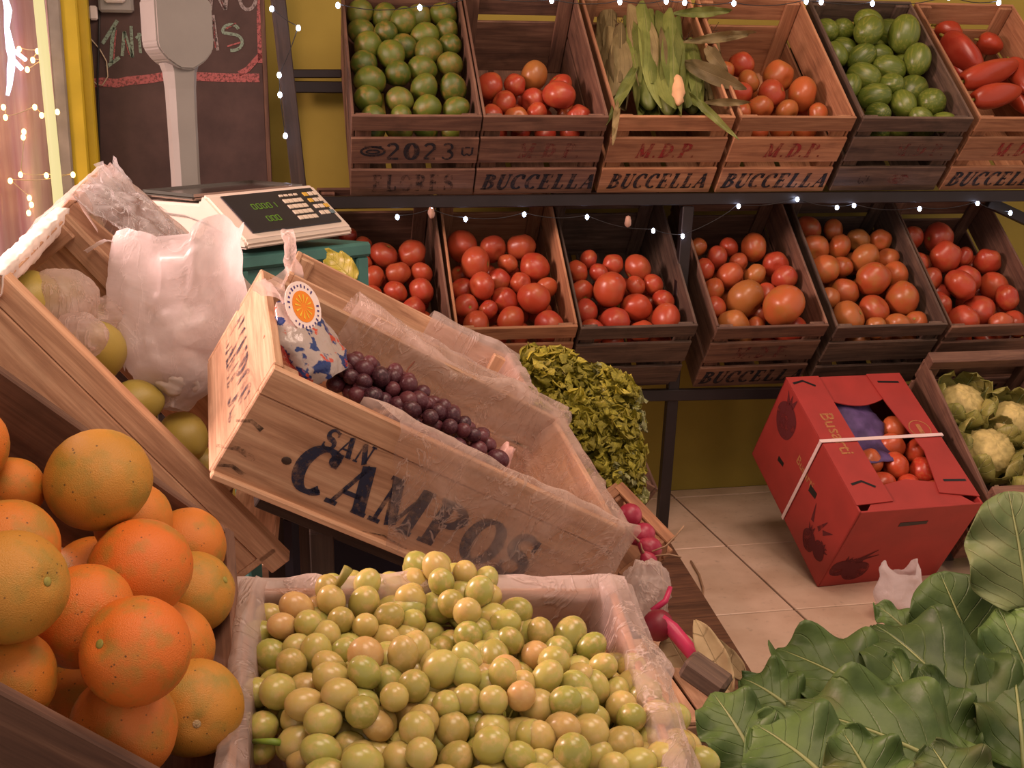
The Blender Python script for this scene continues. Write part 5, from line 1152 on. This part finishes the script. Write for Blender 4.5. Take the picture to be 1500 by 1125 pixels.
o = part('wood_offcut', boxm(.05, .034, .024, .004), M['grey'], None, Matrix.Translation(atD(1034, 990, 1.24)) @ Matrix.Rotation(radians(-40), 4, 'Z') @ Matrix.Rotation(radians(25), 4, 'Y')); tag(o, 'dark wooden block end beside the green grape film', 'wood')

stand('small dark trestle under the radish crate', RM @ T(0, -.105, -.066), rl, .105, xs=(.02, -.02), ground=.10)
bx = crate('pale slatted box carrying the beetroot and dry husks', frame((.335, 1.295, .0), -90, 0), .215, .12, .452, M['pale'], S3(.452), S3(.452), th=.008, post=.016)
for k in range(3): part('lid_slat', boxm(.213, .036, .006), M['pale'], bx, T(.1075, .02 + .04 * k, .4552))

# ------------------------------------------------------------------ corn
Cn = TOP[2].matrix_basis
def cob(u0, v0, u1, v1, h, w, seed, label, dry=False, tip=False):
    a, b = on(u0, v0, Cn, h), on(u1, v1, Cn, h + .01); L = (b - a).length; root = tag(empty('corn_cob', basis(b - a, Cn.to_3x3() @ Vector((0, 0, 1)), a)), label, 'corn', 'corn cobs in the pine crate')
    def fn(n):
        x = (n.z * .5 + .5); return Vector((x * L, n.x * w * .50 * (1 + .04 * sin(9 * atan2(n.y, n.x))), n.y * w * .50))
    part('ear', mesh_of(*sphere_data(fn, 22, 18), smooth=True), M['corn_dry'] if dry else M['corn_husk'], root)
    if tip: part('torn_tip', mesh_of(*sphere_data(lambda n: Vector((L * .84 + n.z * L * .15, w * .20 + n.x * w * .20 * (1 + .4 * fbm(n, 3, 3)), w * .36 + n.y * w * .20)), 16, 12), smooth=True), M['kernel'], root)
    for i in range(6):
        me, rib, f_ = leaf_mesh(L * (1.03 if i < 4 else .85), w * 1.30, seed * 10 + i, curl=.12, ruffle=.012, cup=-.9, shape='blade', wave=4)
        ang = i * pi / 3 + seed
        m_ = Matrix.Rotation(ang, 4, 'X') @ T(0, 0, w * .50) @ Matrix.Rotation(radians(-2), 4, 'Y')
        part('husk_leaf', me, M['corn_dry'] if (dry or i == 5) else M['corn_husk'], root, m_)
    A = Acc(); rnd = random.Random(seed)
    for i in range(16): A.add(*tube_data([(-.0, 0, 0), (-.025, rnd.uniform(-.012, .012), rnd.uniform(-.01, .015)), (-.05, rnd.uniform(-.03, .03), rnd.uniform(-.02, .03))], .0008, 4, False))
    part('silk', A.mesh(), M['silk'], root)
zt = RH - .01
for a in [((905, 50, 905, 150, RH - .05, .072, 1, 'dry brownish corn cob against the left side of the crate', True)), ((935, 20, 952, 160, RH - .03, .082, 2, 'fat green corn cob with wide husk leaves')), ((975, 30, 980, 168, RH - .02, .080, 3, 'green corn cob with a torn pinkish husk end', False, True)), ((1005, 70, 1015, 165, RH - .06, .068, 4, 'short yellow-green corn cob beside loose husk leaves')), ((890, 5, 888, 110, RH - .07, .05, 5, 'dim corn cob at the back of the crate', True)), ((1040, 60, 1045, 150, RH - .08, .05, 6, 'dull corn cob under the loose husk leaves', True))]: cob(*a)
for i, (b_, e_, w, mt_, lab) in enumerate([((1000, 62), (1125, 45), .028, 'corn_dry', 'long dry corn leaf sticking out over the next crate'), ((1000, 90), (1088, 128), .05, 'corn_dry', 'broad folded corn leaf reaching towards the tomatoes'), ((1010, 138), (1072, 195), .022, 'corn_husk', 'narrow green corn leaf hanging over the front bar'), ((930, 100), (900, 160), .03, 'corn_husk', 'drooping green corn leaf between two cobs'), ((1035, 70), (1060, 100), .04, 'corn_dry', 'curled dry corn leaf at the back'), ((905, 150), (900, 195), .018, 'corn_dry', 'thin corn leaf hanging over the corner of the crate'), ((985, 20), (1080, 15), .03, 'corn_husk', 'dark corn leaf lying across the back of the crate'), ((1030, 150), (1103, 150), .02, 'corn_dry', 'dry twisted corn leaf lying against the tomatoes')]):
    p, q = on(*b_, Cn, RH + .0), on(*e_, Cn, RH + .03); me, rib, f_ = leaf_mesh((q - p).length, w, 300 + i, curl=.5, ruffle=.05, cup=.5, shape='blade', twist=.8); o = part('corn_leaf', me, M[mt_], None, basis(q - p, CP - p, p)); tag(o, lab, 'corn leaf')

# ------------------------------------------------------------------ chard in the foreground
HB = frame((.80, .86, .0), 2, 0)
cx = crate('wooden crate standing on the tiles under the chard leaves', frame((.46, .82, .0), 3, 0), .56, .40, .30, M['brown'], S3(.30), S3(.30), th=.012)
def chard(label, base, tip, w, d0, d1, seed, n=(0, -.3, 1), curl=.6, ruf=.06, mat='chard', cup=.1):
    a, b = atD(*base, d0), atD(*tip, d1); L = (b - a).length; me, rib, f_ = leaf_mesh(L * 1.06, w, seed, curl=curl, ruffle=ruf * 1.9, cup=cup, nu=34, nv=20, wave=8)
    toC = (CP - (a + b) / 2).normalized(); nn = Vector(n) + toC * .6
    root = tag(empty('chard_leaf', basis(b - a, nn, a) @ Matrix.Rotation(-curl * .5, 4, 'Y')), label, 'chard', 'chard leaves')
    bl = solid(part('blade', me, M[mat], root), .0012)
    part('midrib', tube([p + Vector((0, 0, .0005)) for p in rib[:12]], [.0030 * (1 - k / 12.2) + .0001 for k in range(12)], 7), M['rib'], root)
    st_ = tube([(-.10, 0, -.035), (-.05, 0, -.012), (0, 0, 0)], [.008, .007, .005], 8); part('stalk', st_, M['rib'], root)
ch = [
 ('pale upright chard leaf leaning against the cauliflower crate', (1505, 890), (1478, 728), .145, 1.38, 1.41, 1, .4, .05, 'chard2'),
 ('pale chard leaf standing behind the pale upright one', (1540, 860), (1500, 730), .14, 1.42, 1.44, 2, .3, .04, 'chard2'),
 ('broad greyish chard leaf in front of the little white bag', (1432, 985), (1378, 845), .155, 1.42, 1.46, 3, .5, .03, 'chard'),
 ('large glossy chard leaf arching over its neighbours', (1475, 1120), (1285, 920), .17, 1.22, 1.36, 4, .9, .05, 'chard'),
 ('wavy chard leaf lying over the white floor tiles', (1320, 1050), (1145, 955), .13, 1.28, 1.36, 5, .7, .07, 'chard'),
 ('broad dark chard leaf along the bottom of the pile', (1420, 1140), (1160, 1040), .15, 1.16, 1.24, 6, .7, .06, 'chard'),
 ('dark curled chard leaf at the tip of the pile', (1170, 1050), (1088, 995), .085, 1.26, 1.30, 7, .9, .08, 'chard'),
 ('dull chard leaf hanging towards the grape crate', (1110, 1120), (1046, 1020), .09, 1.14, 1.20, 8, .6, .06, 'chard'),
 ('dark chard leaf low beside the grape film', (1220, 1150), (1110, 1065), .13, 1.10, 1.16, 9, .7, .05, 'chard'),
 ('small curled chard tip by the little white bag', (1345, 945), (1284, 888), .05, 1.45, 1.48, 10, .8, .06, 'chard'),
 ('narrow dark chard leaf standing in the gap of the pile', (1370, 1110), (1305, 965), .07, 1.24, 1.30, 11, .4, .06, 'chard'),
 ('chard leaf with a brownish edge in the gap of the pile', (1405, 1120), (1350, 985), .08, 1.22, 1.27, 12, .4, .06, 'chard'),
 ('chard leaf folded at the outer side of the pile', (1500, 1130), (1478, 955), .11, 1.20, 1.30, 13, .6, .07, 'chard'),
 ('light green chard leaf at the outer side of the pile', (1540, 1080), (1465, 900), .13, 1.30, 1.38, 14, .5, .06, 'chard'),
 ('chard leaf poking up at the bottom of the pile', (1290, 1170), (1235, 1075), .09, 1.08, 1.12, 15, .5, .08, 'chard'),
 ('round chard leaf tip at the bottom of the pile', (1420, 1190), (1365, 1095), .10, 1.06, 1.10, 16, .5, .07, 'chard'),
 ('dark chard leaf tucked under the broad ones', (1330, 1110), (1200, 1020), .14, 1.27, 1.32, 17, .5, .05, 'chard'),
 ('dark chard leaf under the large glossy one', (1480, 1060), (1400, 960), .15, 1.36, 1.42, 18, .5, .05, 'chard'),
 ('shaded chard leaf lying deepest at the tip', (1190, 1130), (1080, 1040), .11, 1.24, 1.28, 19, .5, .05, 'chard'),
]
for lab, b_, e_, w, d0, d1, s, cu, rf, mt_ in ch: chard(lab, b_, e_, w, d0, d1, s, curl=cu, ruf=rf, mat=mt_)
# little white bag on the floor before the red box
def lb_(u, v):
    th = 2 * pi * u; R_ = .052 * (sin(min(1, v * 2.2 + .15) * pi / 2)) * (1 - .75 * max(0, v - .4) ** 1.2); top = .10 + .03 * abs(cos(th)) ** 3
    p = Vector((R_ * cos(th) * (1.05 + .2 * v), R_ * .7 * sin(th), v * top)); return p + wrinkle(p, .009, 22, 51)
V, Fc, _ = grid_data(lb_, 40, 22)
o = part('small_plastic_bag', mesh_of(V, Fc, smooth=True), M['bag'], None, Matrix.Translation(atZ(1315, 900, .01))); tag(o, 'little crumpled white plastic bag on the tiles before the red box', 'bag')

# ------------------------------------------------------------------ cold fairy lights on the rack
def cold(lab, pts, Y, r=.0050): light_string(lab, [atY(u, v, Y) for u, v in pts], M['led'], 'cold fairy lights on the rack', WIREB, r)
cold('cold white fairy lights along the front of the topmost shelf edge', [(495, 8), (615, 11), (700, -6), (808, 1), (908, 3), (976, 2), (1003, 4), (1075, 5), (1181, 2), (1203, 3), (1278, 5), (1390, -4), (1463, 4)], 2.70)
cold('cold white fairy lights winding down the dark rack post', [(398, 13), (437, 41), (409, 110), (410, 139), (418, 199)], 2.86)
cold('cold white fairy lights strung under the upper shelf over the lower crates', [(582, 318), (632, 308), (682, 321), (768, 314), (860, 318), (957, 338), (1000, 346), (1082, 302), (1168, 292), (1226, 304), (1251, 301), (1347, 306), (1432, 298), (1480, 312)], 2.862, .0048)
for u, v, lab in ((632, 312, 'pale cloth tie on the light string above the pine-front tomato crate'), (920, 325, 'pale cloth tie on the light string above the weathered tomato crate')):
    crumple('cloth_tie', lab, 'cloth tie', atY(u, v, 2.862), .008, .008, .014, plain('cloth', (178, 140, 120), .8), amp=.3, seed=u, nu=14, nv=10)
me, rib, f_ = leaf_mesh(.09, .05, 77, curl=.4, ruffle=.08, shape='chard')
p, q = atD(520, 412, 1.98), atD(488, 380, 2.0); o = solid(part('lettuce_leaf', me, M['lettuce'], None, basis(q - p, CP - p, p)), .001); tag(o, 'single light green leaf peeking over the plastic-lined crate', 'leaf')
